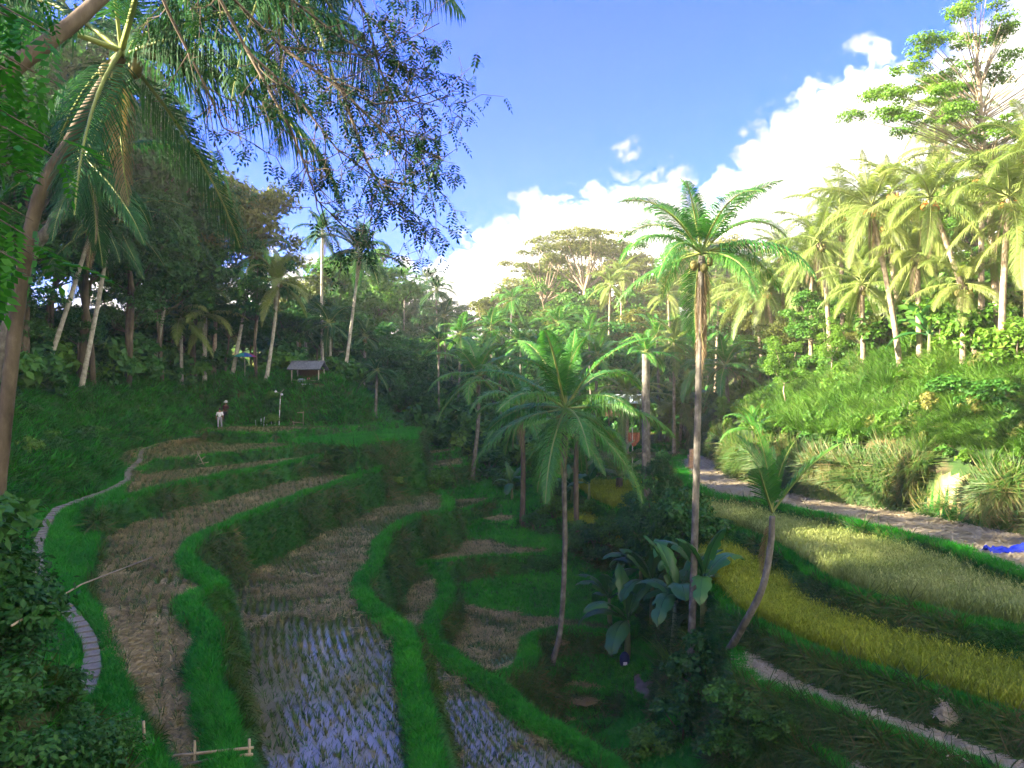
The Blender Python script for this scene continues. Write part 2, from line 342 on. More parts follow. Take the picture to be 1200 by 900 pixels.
th = np.concatenate([np.arange(-180, -39, 3.0), np.linspace(-39, 39, 660), np.arange(42, 180, 3.0)])
rr = [0.6]
while rr[-1] < 150: rr.append(rr[-1] * (1.05 if rr[-1] < 5 else 1.0068))
while rr[-1] < 620: rr.append(rr[-1] * 1.06)
HZR = rr[-1] + 20
rr = np.array(rr); tr = np.radians(th)
GX = np.outer(rr, np.sin(tr)); GY = np.outer(rr, np.cos(tr))
GZ, GI, GS = height(GX.ravel(), GY.ravel()); GZ = GZ.reshape(GX.shape); GI = GI.reshape(GX.shape); GS = GS.reshape(GX.shape)
HZ0 = float(GZ.min()) - 1; HZ1 = float(GZ.max()) + 22

# ------------------------------------------------------------------ materials
def nodes(name):
    m = bpy.data.materials.new(name); m.use_nodes = True; nt = m.node_tree; nt.nodes.clear()
    out = nt.nodes.new('ShaderNodeOutputMaterial'); return m, nt, nt.nodes, nt.links, out
def ramp_node(nt, stops):
    r = nt.nodes.new('ShaderNodeValToRGB'); e = r.color_ramp.elements
    while len(e) < len(stops): e.new(0.5)
    for k, (p, c) in enumerate(stops): e[k].position = p; e[k].color = (*c, 1)
    return r
def mat_leaf(name, stops, trans=0.35, rough=0.5, spec=0.25, sc=0.25, wpos=.5, tcol=1.3):
    """foliage: colour varies from leaf to leaf, from plant to plant and in wide patches"""
    m, nt, N, L, out = nodes(name)
    g = N.new('ShaderNodeNewGeometry'); oi = N.new('ShaderNodeObjectInfo')
    ns = N.new('ShaderNodeTexNoise'); ns.inputs['Scale'].default_value = sc; ns.inputs['Detail'].default_value = 2; L.new(g.outputs['Position'], ns.inputs['Vector'])
    a = N.new('ShaderNodeMath'); a.operation = 'MULTIPLY_ADD'; L.new(ns.outputs['Fac'], a.inputs[0]); a.inputs[1].default_value = 1.6 * wpos; a.inputs[2].default_value = -.3 * wpos * 1.6
    b = N.new('ShaderNodeMath'); b.operation = 'MULTIPLY_ADD'; L.new(g.outputs['Random Per Island'], b.inputs[0]); b.inputs[1].default_value = .32; L.new(a.outputs[0], b.inputs[2])
    c = N.new('ShaderNodeMath'); c.operation = 'MULTIPLY_ADD'; L.new(oi.outputs['Random'], c.inputs[0]); c.inputs[1].default_value = .32; L.new(b.outputs[0], c.inputs[2])
    r = ramp_node(nt, stops); L.new(c.outputs[0], r.inputs[0])
    p = N.new('ShaderNodeBsdfPrincipled'); L.new(r.outputs[0], p.inputs['Base Color']); p.inputs['Roughness'].default_value = rough; p.inputs['Specular IOR Level'].default_value = spec
    t = N.new('ShaderNodeBsdfTranslucent'); mc = N.new('ShaderNodeMix'); mc.data_type = 'RGBA'; mc.blend_type = 'MULTIPLY'; mc.inputs[0].default_value = 1
    L.new(r.outputs[0], mc.inputs[6]); mc.inputs[7].default_value = (tcol, tcol * 1.05, tcol * .55, 1); L.new(mc.outputs[2], t.inputs['Color'])
    mx = N.new('ShaderNodeMixShader'); mx.inputs[0].default_value = trans; L.new(p.outputs[0], mx.inputs[1]); L.new(t.outputs[0], mx.inputs[2]); L.new(mx.outputs[0], out.inputs['Surface'])
    return m
def mat_rough(name, stops, sc=3.0, detail=6, rough=.9, bump=.3, bdist=.03, stretch=(1, 1, 1), spec=.2, dist=0.0, coord='Object', sc2=None):
    m, nt, N, L, out = nodes(name)
    if coord == 'Object': tc = N.new('ShaderNodeTexCoord').outputs['Object']
    else: tc = N.new('ShaderNodeNewGeometry').outputs['Position']
    mp = N.new('ShaderNodeMapping'); mp.inputs['Scale'].default_value = stretch; L.new(tc, mp.inputs[0])
    n = N.new('ShaderNodeTexNoise'); n.inputs['Scale'].default_value = sc; n.inputs['Detail'].default_value = detail; n.inputs['Roughness'].default_value = .62; n.inputs['Distortion'].default_value = dist; L.new(mp.outputs[0], n.inputs['Vector'])
    fac = n.outputs['Fac']
    if sc2:
        n2 = N.new('ShaderNodeTexNoise'); n2.inputs['Scale'].default_value = sc2; n2.inputs['Detail'].default_value = 3; L.new(mp.outputs[0], n2.inputs['Vector'])
        ad = N.new('ShaderNodeMath'); ad.operation = 'MULTIPLY_ADD'; L.new(n2.outputs['Fac'], ad.inputs[0]); ad.inputs[1].default_value = .9; 
        s2 = N.new('ShaderNodeMath'); s2.operation = 'SUBTRACT'; L.new(fac, s2.inputs[0]); s2.inputs[1].default_value = .45; L.new(s2.outputs[0], ad.inputs[2]); fac = ad.outputs[0]
    r = ramp_node(nt, stops); L.new(fac, r.inputs[0])
    p = N.new('ShaderNodeBsdfPrincipled'); L.new(r.outputs[0], p.inputs['Base Color']); p.inputs['Roughness'].default_value = rough; p.inputs['Specular IOR Level'].default_value = spec
    b = N.new('ShaderNodeBump'); b.inputs['Strength'].default_value = bump; b.inputs['Distance'].default_value = bdist; L.new(n.outputs['Fac'], b.inputs['Height']); L.new(b.outputs[0], p.inputs['Normal'])
    L.new(p.outputs[0], out.inputs['Surface'])
    return m
G = {}
G['bank'] = mat_rough('bank_earth', [(.3, (.010, .05, .008)), (.5, (.016, .11, .012)), (.62, (.03, .09, .018)), (.75, (.08, .085, .03))], 1.4, 6, coord='P', sc2=.35)
G['straw'] = mat_rough('straw_mud', [(.3, (.02, .06, .012)), (.42, (.07, .085, .025)), (.55, (.21, .175, .07)), (.7, (.46, .38, .18))], 9, 8, coord='P', sc2=.6, bump=.6, bdist=.05)
G['mud'] = mat_rough('wet_mud', [(.3, (.02, .05, .012)), (.43, (.05, .065, .022)), (.56, (.15, .13, .055)), (.7, (.36, .30, .14))], 6, 8, coord='P', sc2=.5, rough=.6, spec=.5, bump=.6)
G['pale'] = mat_rough('dry_straw', [(.25, (.2, .17, .1)), (.5, (.42, .36, .25)), (.75, (.58, .5, .36))], 8, 8, coord='P', sc2=.5, bump=.6, bdist=.05)
G['riceground'] = mat_rough('rice_ground', [(.3, (.03, .05, .012)), (.7, (.1, .11, .03))], 3, 4, coord='P')
G['hill'] = mat_rough('forest_floor', [(.3, (.012, .03, .008)), (.48, (.03, .065, .015)), (.62, (.07, .06, .03)), (.8, (.16, .09, .05))], .8, 7, coord='P', sc2=.12, bdist=.1)
G['cliff'] = mat_rough('cliff_earth', [(.3, (.03, .06, .015)), (.42, (.08, .11, .03)), (.55, (.20, .17, .07)), (.72, (.36, .28, .14))], 1.6, 8, coord='P', sc2=.5, stretch=(1, 1, .35), bump=.8, bdist=.15)
G['dirt'] = mat_rough('trodden_dirt', [(.3, (.07, .06, .05)), (.7, (.17, .15, .13))], 3, 7, coord='P', bump=.4)
LEAF = {}
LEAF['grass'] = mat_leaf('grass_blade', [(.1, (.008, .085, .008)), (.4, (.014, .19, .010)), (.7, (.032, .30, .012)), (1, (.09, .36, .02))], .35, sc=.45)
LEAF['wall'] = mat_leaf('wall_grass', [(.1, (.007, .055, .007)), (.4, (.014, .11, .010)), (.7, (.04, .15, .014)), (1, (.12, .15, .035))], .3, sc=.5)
LEAF['longgrass'] = mat_leaf('long_grass_blade', [(.1, (.02, .075, .010)), (.35, (.05, .14, .015)), (.7, (.11, .22, .03)), (1, (.28, .28, .09))], .35, sc=.3)
LEAF['hang'] = mat_leaf('hanging_grass', [(.1, (.014, .05, .008)), (.4, (.035, .095, .012)), (.7, (.10, .10, .03)), (1, (.22, .15, .06))], .3, sc=.5)
LEAF['yellow'] = mat_leaf('ripe_rice', [(.1, (.10, .15, .012)), (.4, (.24, .31, .02)), (.7, (.37, .39, .03)), (1, (.46, .43, .06))], .35, sc=.5)
LEAF['palerice'] = mat_leaf('pale_rice', [(.1, (.10, .15, .04)), (.4, (.25, .31, .09)), (.7, (.37, .40, .14)), (1, (.5, .48, .22))], .35, sc=.5)
LEAF['stubble'] = mat_leaf('rice_stubble', [(.1, (.02, .06, .012)), (.4, (.04, .11, .02)), (.7, (.10, .12, .04)), (1, (.36, .28, .13))], .2, sc=1.2)
LEAF['strawlit'] = mat_leaf('straw_stalk', [(.1, (.10, .08, .025)), (.4, (.24, .185, .065)), (.7, (.42, .33, .13)), (1, (.58, .48, .22))], .1, sc=.8, tcol=1)
LEAF['palestalk'] = mat_leaf('pale_straw_stalk', [(.1, (.28, .23, .14)), (.5, (.45, .38, .25)), (1, (.6, .52, .36))], .1, sc=.8, tcol=1)
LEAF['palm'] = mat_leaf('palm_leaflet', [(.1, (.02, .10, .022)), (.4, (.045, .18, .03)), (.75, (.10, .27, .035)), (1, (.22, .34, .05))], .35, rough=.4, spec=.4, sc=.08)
LEAF['palmshade'] = mat_leaf('dark_palm_leaflet', [(.1, (.010, .045, .020)), (.5, (.022, .085, .030)), (1, (.05, .14, .04))], .3, rough=.6, spec=.15, sc=.1)  # shade put into the colour: darker, bluer copy of the palm leaflet
LEAF['palmsun'] = mat_leaf('sunny_palm_leaflet', [(.1, (.07, .13, .03)), (.4, (.14, .21, .05)), (.75, (.24, .28, .08)), (1, (.36, .33, .13))], .4, rough=.4, spec=.4, sc=.1)  # sunlight put into the colour: yellower, brighter copy of the palm leaflet
LEAF['dead'] = mat_leaf('dead_palm_leaflet', [(.1, (.06, .045, .025)), (.5, (.16, .115, .065)), (1, (.34, .26, .15))], .2, sc=.2, tcol=1)
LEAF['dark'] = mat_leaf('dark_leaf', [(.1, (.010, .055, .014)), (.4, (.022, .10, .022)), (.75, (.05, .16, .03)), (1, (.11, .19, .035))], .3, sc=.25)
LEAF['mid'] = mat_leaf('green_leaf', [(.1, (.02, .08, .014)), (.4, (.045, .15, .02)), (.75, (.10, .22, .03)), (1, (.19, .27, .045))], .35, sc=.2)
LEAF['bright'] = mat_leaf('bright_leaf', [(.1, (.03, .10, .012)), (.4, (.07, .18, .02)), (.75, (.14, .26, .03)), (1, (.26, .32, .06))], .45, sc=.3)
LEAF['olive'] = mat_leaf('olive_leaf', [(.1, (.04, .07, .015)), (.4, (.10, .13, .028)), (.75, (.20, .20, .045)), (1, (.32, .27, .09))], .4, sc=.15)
LEAF['lacy'] = mat_leaf('small_dark_leaf', [(.1, (.008, .03, .012)), (.6, (.018, .06, .02)), (1, (.05, .10, .025))], .2, sc=.6)
LEAF['sunleaf'] = mat_leaf('sun_toned_leaf', [(.1, (.012, .08, .010)), (.5, (.03, .17, .016)), (1, (.10, .30, .03))], .45, sc=.6)  # brighter green stands in for sunlight that cannot reach these leaves
LEAF['banana'] = mat_leaf('banana_leaf', [(.1, (.012, .07, .03)), (.5, (.03, .13, .035)), (1, (.09, .24, .04))], .4, rough=.35, spec=.5, sc=.6)
BARK = mat_rough('grey_palm_bark', [(.3, (.055, .052, .045)), (.5, (.13, .12, .105)), (.66, (.22, .205, .185)), (.8, (.4, .38, .35))], 5, 7, stretch=(1, 1, .6), bump=.6, bdist=.04, coord='P')
BARKL = mat_rough('pale_palm_bark', [(.3, (.18, .17, .14)), (.5, (.34, .32, .27)), (.75, (.52, .49, .43))], 4, 6, bump=.6, bdist=.04, coord='P')
BARKW = mat_rough('warm_palm_bark', [(.3, (.14, .10, .07)), (.5, (.28, .22, .16)), (.75, (.45, .38, .30))], 4, 6, bump=.6, bdist=.04, coord='P')
_ = 0
BARKD = mat_rough('brown_bark', [(.3, (.05, .04, .03)), (.55, (.12, .095, .07)), (.8, (.22, .18, .14))], 3, 7, bump=.8, bdist=.05, coord='P', stretch=(1, 1, .4))
WOOD = mat_rough('weathered_bamboo', [(.3, (.2, .16, .10)), (.7, (.42, .35, .24))], 6, 4, coord='P', rough=.6)
def plain(name, c, rough=.6, spec=.3, var=.12):
    return mat_rough(name, [(.3, tuple(v * (1 - var) for v in c)), (.7, tuple(min(1, v * (1 + var)) for v in c))], 12, 4, rough=rough, bump=.1, bdist=.01, spec=spec)
# water, open and with green scum
def mat_water(name, scum):
    m, nt, N, L, out = nodes(name)
    g = N.new('ShaderNodeNewGeometry')
    p = N.new('ShaderNodeBsdfPrincipled'); p.inputs['Base Color'].default_value = (.20, .19, .13, 1); p.inputs['Roughness'].default_value = .05; p.inputs['IOR'].default_value = 1.75
    n = N.new('ShaderNodeTexNoise'); n.inputs['Scale'].default_value = 5; n.inputs['Detail'].default_value = 3; L.new(g.outputs['Position'], n.inputs['Vector'])
    b = N.new('ShaderNodeBump'); b.inputs['Strength'].default_value = .05; b.inputs['Distance'].default_value = .02; L.new(n.outputs['Fac'], b.inputs['Height']); L.new(b.outputs[0], p.inputs['Normal'])
    if scum:
        q = N.new('ShaderNodeBsdfPrincipled'); q.inputs['Base Color'].default_value = (.05, .17, .07, 1); q.inputs['Roughness'].default_value = .5
        n2 = N.new('ShaderNodeTexNoise'); n2.inputs['Scale'].default_value = 1.3; n2.inputs['Detail'].default_value = 6; L.new(g.outputs['Position'], n2.inputs['Vector'])
        r = ramp_node(nt, [(.40, (0, 0, 0)), (.5, (1, 1, 1))]); L.new(n2.outputs['Fac'], r.inputs[0])
        mx = N.new('ShaderNodeMixShader'); L.new(r.outputs[0], mx.inputs[0]); L.new(p.outputs[0], mx.inputs[1]); L.new(q.outputs[0], mx.inputs[2]); L.new(mx.outputs[0], out.inputs['Surface'])
    else: L.new(p.outputs[0], out.inputs['Surface'])
    return m
WATER = mat_water('field_water', False); SCUM = mat_water('green_field_water', True)

# ------------------------------------------------------------------ ground meshes, cut from one grid
nR, nT = GX.shape
GV = np.stack([GX, GY, GZ], -1).reshape(-1, 3)
_i = np.arange(nR - 1)[:, None] * nT; _j = np.arange(nT)[None, :]; _k = (_j + 1) % nT
GQ = np.stack([_i + _j, _i + _k, _i + nT + _k, _i + nT + _j], -1).reshape(-1, 4)
gi = GI.ravel(); gs = GS.ravel()
BU = np.array([t['bund'] for t in TERR] + [0.0])
ISF = np.array([t['kind'] not in ('grass', 'bank') for t in TERR] + [False])
q_i = gi[GQ]; qs = gs[GQ].min(1)
same = (q_i == q_i[:, :1]).all(1) & (q_i[:, 0] >= 0)
field = np.where(same & (qs > BU[q_i[:, 0]] * .92) & ISF[q_i[:, 0]], q_i[:, 0], -1)
qc = GV[GQ].mean(1)
n_q = np.cross(GV[GQ[:, 2]] - GV[GQ[:, 0]], GV[GQ[:, 3]] - GV[GQ[:, 1]]); area = np.linalg.norm(n_q, axis=1) * .5; n_q /= (np.linalg.norm(n_q, axis=1)[:, None] + 1e-9); n_q *= np.sign(n_q[:, 2:3] + 1e-9)
def sub(name, sel, mats, mi=None, label=None, cat=None):
    q = GQ[sel]; u, inv = np.unique(q, return_inverse=True)
    o = link(name, mesh_np(name, GV[u], inv.reshape(-1, 4), None, mats, None if mi is None else mi[sel]))
    tag(o, label, None, None, 'structure'); return o
rest = field < 0
mi = np.zeros(len(GQ), int)
hk = q_i[:, 0]
steep = n_q[:, 2] < .62
mi[(hk <= -3) & (hk > -7)] = 1; mi[hk == -7] = 3
mi[(hk == -4) & (n_q[:, 2] < .7)] = 2
# trodden dirt hollow in the valley bottom
pd = P(765, 815, -13.0); mi[(np.hypot((qc[:, 0] - pd.x) / 1.1, (qc[:, 1] - pd.y) / 2.2) + fbm(qc[:, 0], qc[:, 1], 1.2, 2, 5) * .3 < 1) & rest & (n_q[:, 2] > .8) & (qc[:, 2] < -12)] = 3
sub('terrain', rest, [G['bank'], G['hill'], G['cliff'], G['dirt']], mi, 'grassy terraced valley with earth banks and wooded hillsides')
FM = dict(straw=('straw', 'harvested terrace field of brown straw and stubble'), water=('mud', 'flooded harvested terrace field with rows of stubble'), green_water=('mud', 'lower flooded terrace field with green scum'),
          thin=('pale', 'narrow strip of bare pale terrace'), yellow_rice=('riceground', 'terrace field under ripe yellow rice'), pale_rice=('riceground', 'terrace field under pale ripening rice'), pale_straw=('pale', 'upper terrace strip of pale dry straw'))
for k, t in enumerate(TERR):
    if (field == k).sum() < 4: continue
    sub('rice_terrace', field == k, [G[FM[t['kind']][0]]], None, FM[t['kind']][1])
    if t['kind'] in ('water', 'green_water'):
        po = np.array(t['poly']); c = po.mean(0)
        lvl = t['z'] + (.022 if t['kind'] == 'water' else .012)
        near_sel = (field == k)
        q = GQ[near_sel]; u, inv = np.unique(q, return_inverse=True); vv = GV[u].copy(); vv[:, 2] = lvl
        tag(link('water', mesh_np('water', vv, inv.reshape(-1, 4), None, [SCUM if t['kind'] == 'green_water' else WATER])), 'thin sheet of water standing in the harvested field', None, None, 'structure')

# ------------------------------------------------------------------ scattered cover (stuff)
LIB = bpy.data.collections.new('plant_library')
def proto_group(name, meshes):
    c = bpy.data.collections.new(name)
    for k, me in enumerate(meshes):
        o = bpy.data.objects.new('%s_%02d' % (name, k), me); c.objects.link(o)
    return c
def scatter(name, pts, rot, scl, coll, nproto, label, mat=None):
    n = len(pts)
    me = bpy.data.meshes.new(name); me.vertices.add(n); me.vertices.foreach_set('co', np.asarray(pts, np.float32).ravel())
    a = me.attributes.new('rot', 'FLOAT_VECTOR', 'POINT'); a.data.foreach_set('vector', np.asarray(rot, np.float32).ravel())
    a = me.attributes.new('scl', 'FLOAT_VECTOR', 'POINT'); a.data.foreach_set('vector', np.asarray(scl, np.float32).ravel())
    a = me.attributes.new('idx', 'INT', 'POINT'); a.data.foreach_set('value', rng.integers(0, nproto, n).astype(np.int32))
    o = link(name, me); tag(o, label, None, None, 'stuff')
    ng = bpy.data.node_groups.new(name, 'GeometryNodeTree'); ng.interface.new_socket('Geometry', in_out='INPUT', socket_type='NodeSocketGeometry'); ng.interface.new_socket('Geometry', in_out='OUTPUT', socket_type='NodeSocketGeometry')
    N, L = ng.nodes, ng.links
    gin = N.new('NodeGroupInput'); gout = N.new('NodeGroupOutput'); ip = N.new('GeometryNodeInstanceOnPoints'); ci = N.new('GeometryNodeCollectionInfo')
    ci.inputs['Collection'].default_value = coll; ci.inputs['Separate Children'].default_value = True; ci.inputs['Reset Children'].default_value = True
    def na(nm, ty):
        x = N.new('GeometryNodeInputNamedAttribute'); x.data_type = ty; x.inputs['Name'].default_value = nm; return x.outputs['Attribute']
    L.new(gin.outputs[0], ip.inputs['Points']); L.new(ci.outputs[0], ip.inputs['Instance']); ip.inputs['Pick Instance'].default_value = True
    L.new(na('idx', 'INT'), ip.inputs['Instance Index']); L.new(na('rot', 'FLOAT_VECTOR'), ip.inputs['Rotation']); L.new(na('scl', 'FLOAT_VECTOR'), ip.inputs['Scale'])
    L.new(ip.outputs[0], gout.inputs[0])
    md = o.modifiers.new('scatter', 'NODES'); md.node_group = ng
    return o
def tuft(seed, n=9, h=.25, spread=.05, wid=.012, bend=.5, mat=None, seg=2, upright=.3, heads=False):
    r = np.random.default_rng(seed); g = Geo()
    for _ in range(n):
        a = r.random() * 2 * math.pi; d = np.array([math.cos(a), math.sin(a), 0]); s = np.array([-d[1], d[0], 0])
        hh = h * (.6 + .55 * r.random()); b = bend * (.3 + r.random()) * hh; p0 = d * spread * r.random() + np.array([0, 0, -.02])
        pts = [p0]; lean = upright * r.random()
        for k in range(1, seg + 1):
            t = k / seg; pts.append(p0 + d * (lean * hh * t + b * t * t) + np.array([0, 0, hh * (t - .25 * bend * t * t)]))
        V = []
        for k, p in enumerate(pts[:-1]):
            ww = wid * (1 - .35 * k / seg); V += [p - s * ww, p + s * ww]
        V.append(pts[-1]); Q = [[2 * k, 2 * k + 1, 2 * k + 3, 2 * k + 2] for k in range(seg - 1)]; m = 2 * seg
        g.add(V, Q, [[m - 2, m - 1, m]])
        if heads:
            tp = pts[-1]; g.add([tp - s * .009, tp + s * .009, tp + d * .05 - np.array([0, 0, .07])], None, [[0, 1, 2]])
    return g.mesh('tuft', mat, False)
def rots(nrm, lean):
    """z axis towards nrm (each row), free turn"""
    nrm = nrm / (np.linalg.norm(nrm, axis=1)[:, None] + 1e-9)
    th_ = np.arccos(np.clip(nrm[:, 2], -1, 1)); ph = np.arctan2(nrm[:, 1], nrm[:, 0])
    return np.stack([np.zeros(len(th_)), th_, ph], -1)
dist_q = np.hypot(qc[:, 0], qc[:, 1]); azq = np.degrees(np.arctan2(qc[:, 0], qc[:, 1]))
inview = (np.abs(azq) < 37) & (dist_q < 110) & (dist_q > 3.5)
def pick(mask, n, power=2.0, maxd=110):
    wgt = np.where(mask & (np.abs(azq) < 42) & (dist_q < maxd) & (dist_q > 3.5), area / dist_q ** power, 0); c = np.cumsum(wgt); tot = c[-1]
    s = np.searchsorted(c, rng.random(n) * tot); u, v = rng.random((2, n)); q = GV[GQ[s]]
    pts = (q[:, 0] * ((1 - u) * (1 - v))[:, None] + q[:, 1] * (u * (1 - v))[:, None] + q[:, 2] * (u * v)[:, None] + q[:, 3] * ((1 - u) * v)[:, None])
    return s, pts
def spread(name, mask, n, protos, label, size=(1, 1), grow=.012, tilt=.5, power=2.0, jit=.25, noisemask=None, maxd=110):
    s, pts = pick(mask, n, power, maxd)
    nr = n_q[s] * tilt + np.array([0, 0, 1 - tilt]) + (rng.random((len(s), 3)) - .5) * jit
    k = (size[0] + (size[1] - size[0]) * rng.random(len(s))) * (1 + grow * np.maximum(dist_q[s] - 15, 0))
    if noisemask is not None:
        kp = noisemask(pts); s, pts, nr, k = s[kp], pts[kp], nr[kp], k[kp]
    sc_ = np.stack([k, k, k * (.8 + .5 * rng.random(len(k)))], -1)
    return scatter(name, pts, rots(nr, 0), sc_, protos, len(protos.objects), label)
pg_grass = proto_group('grass_tuft', [tuft(k, 12, .24, .08, .009, .6, LEAF['grass']) for k in range(6)])
pg_wall = proto_group('wall_grass_tuft', [tuft(70 + k, 12, .24, .08, .009, .8, LEAF['wall']) for k in range(6)])
pg_mix = proto_group('bank_grass_tuft', [tuft(170 + k, 12, .24, .08, .009, .8, LEAF['wall' if k % 3 else 'grass']) for k in range(6)])
pg_long = proto_group('long_grass_tuft', [tuft(20 + k, 12, .62, .12, .014, .9, LEAF['longgrass'], 3) for k in range(6)])
pg_hang = proto_group('hanging_tuft', [tuft(30 + k, 10, .34, .08, .010, 1.3, LEAF['hang'], 3) for k in range(5)])
pg_yel = proto_group('rice_clump', [tuft(40 + k, 34, .66, .12, .0055, .4, LEAF['yellow'], 2, .2, True) for k in range(5)])
pg_pal = proto_group('pale_rice_clump', [tuft(50 + k, 34, .66, .12, .0055, .4, LEAF['palerice'], 2, .2, True) for k in range(5)])
pg_stub = proto_group('stubble_clump', [tuft(60 + k, 14, .24, .05, .010, .5, LEAF['stubble'], 2) for k in range(5)])
def litter(seed, mat, n=12, L_=.5):
    r = np.random.default_rng(seed); g = Geo()
    for _ in range(n):
        a = r.random() * math.pi; d = np.array([math.cos(a), math.sin(a), (r.random() - .4) * .35]); s = np.array([-d[1], d[0], 0]) * .011; c = np.array([*(r.random(2) - .5) * .25, .015 + r.random() * .06]); l = L_ * (.4 + .6 * r.random())
        g.add([c - d * l / 2 - s, c - d * l / 2 + s, c + d * l / 2 + s, c + d * l / 2 - s], [[0, 1, 2, 3]])
    return g.mesh('straw', mat, False)
pg_lit = proto_group('straw_litter', [litter(k, LEAF['strawlit']) for k in range(6)])
pg_plit = proto_group('pale_straw_litter', [litter(k, LEAF['palestalk']) for k in range(6)])
kindof = np.array([t['kind'] for t in TERR] + ['none'])
fk = kindof[field]
onbank = rest & (hk >= -2) | rest & (hk == -6)
flat = n_q[:, 2] > .55
dry_bank = onbank & ~flat
spread('near_bank_grass', onbank & (hk == -6), 9000, pg_mix, 'dark grass on the overgrown bank below the viewpoint', (.9, 1.6), .01, .4)
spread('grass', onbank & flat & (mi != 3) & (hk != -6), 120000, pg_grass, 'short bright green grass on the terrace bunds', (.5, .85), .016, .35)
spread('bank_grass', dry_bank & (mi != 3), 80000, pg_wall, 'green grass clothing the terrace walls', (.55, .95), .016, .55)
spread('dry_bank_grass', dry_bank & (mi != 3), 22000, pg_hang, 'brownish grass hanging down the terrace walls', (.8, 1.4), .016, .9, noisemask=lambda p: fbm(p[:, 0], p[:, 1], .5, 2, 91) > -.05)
lh = rest & (hk == -3); rh = rest & (hk == -4); bh_ = rest & (hk == -5)
pathfree = lambda p, r_=1.5: np.min([np.hypot(p[:, 0] - a, p[:, 1] - b) for a, b, c in PATHF], axis=0) > r_
spread('hillside_grass', lh & (dist_q < 75), 36000, pg_mix, 'long green grass on the shady left bank', (1.1, 2.3), .008, .5, noisemask=lambda p: pathfree(p, .5))
spread('long_grass', rh & (dist_q < 75) & (qc[:, 2] > -2.7), 36000, pg_long, 'long sunlit grass spilling over the right bank', (.7, 1.25), .008, .5)
spread('cliff_grass', rh & (n_q[:, 2] < .7) & (dist_q < 60), 13000, pg_hang, 'dry grass hanging on the earth cliff', (1.0, 2.0), .008, .9, noisemask=lambda p: fbm(p[:, 0], p[:, 1] + p[:, 2], .5, 2, 92) > -.22)
def spread_rows(name, kind, n, protos, label, size, sp=.24):
    s, pts = pick(fk == kind, n, 1.0)
    a = .35; cr, sr = math.cos(a), math.sin(a)
    u = pts[:, 0] * cr + pts[:, 1] * sr; v = -pts[:, 0] * sr + pts[:, 1] * cr
    u += .25 * np.sin(v * .35); v += .2 * np.sin(u * .4)
    uu = np.round(u / sp) * sp; vv_ = np.round(v / sp) * sp
    du, dv = uu - u + (rng.random(n) - .5) * .04, vv_ - v + (rng.random(n) - .5) * .04
    pts = pts + np.stack([du * cr - dv * sr, du * sr + dv * cr, np.zeros(n)], -1)
    _, un = np.unique(np.round(np.stack([uu, vv_], -1) / sp).astype(int), axis=0, return_index=True)
    pts = pts[un]; k = size[0] + (size[1] - size[0]) * rng.random(len(pts)); k *= 1 + .006 * np.hypot(pts[:, 0], pts[:, 1])
    nr = np.array([0, 0, 1.]) + (rng.random((len(pts), 3)) - .5) * .3
    return scatter(name, pts, rots(nr, 0), np.stack([k, k, k], -1), protos, len(protos.objects), label)
spread_rows('stubble', 'water', 60000, pg_stub, 'cut rice stubble standing in rows in shallow water', (.8, 1.3))
spread_rows('scum_stubble', 'green_water', 9000, pg_stub, 'cut rice stubble in rows in the green water', (.8, 1.3))
spread_rows('field_stubble', 'straw', 40000, pg_stub, 'cut rice stubble on the dry terraces', (.8, 1.2), .3)
spread('straw', (fk == 'straw') | (fk == 'thin'), 36000, pg_lit, 'brown straw lying on the harvested terraces', (.7, 1.2), .015, .2, noisemask=lambda p: fbm(p[:, 0], p[:, 1], .7, 3, 94) > -.2)
spread('wet_straw', (fk == 'water') | (fk == 'green_water'), 32000, pg_lit, 'brown straw heaped between the rows of stubble', (.8, 1.5), .01, .2,
       noisemask=lambda p: (p[:, 2] - np.where(p[:, 2] > -8.5, -7.9, np.where(p[:, 2] > -10.9, -10.4, -11.5)) > .03 + .0 * p[:, 0]) & (fbm(p[:, 0], p[:, 1], .6, 3, 95) > -.12))
spread('pale_straw', (fk == 'pale_straw') | (fk == 'thin'), 11000, pg_plit, 'pale dry straw spread over the upper strip', (.9, 1.6), .02, .2)
spread_rows('yellow_rice', 'yellow_rice', 26000, pg_yel, 'ripe yellow rice standing on the terraces', (.85, 1.15), .17)
spread_rows('pale_rice', 'pale_rice', 26000, pg_pal, 'pale ripening rice standing on the terrace', (.85, 1.15), .17)

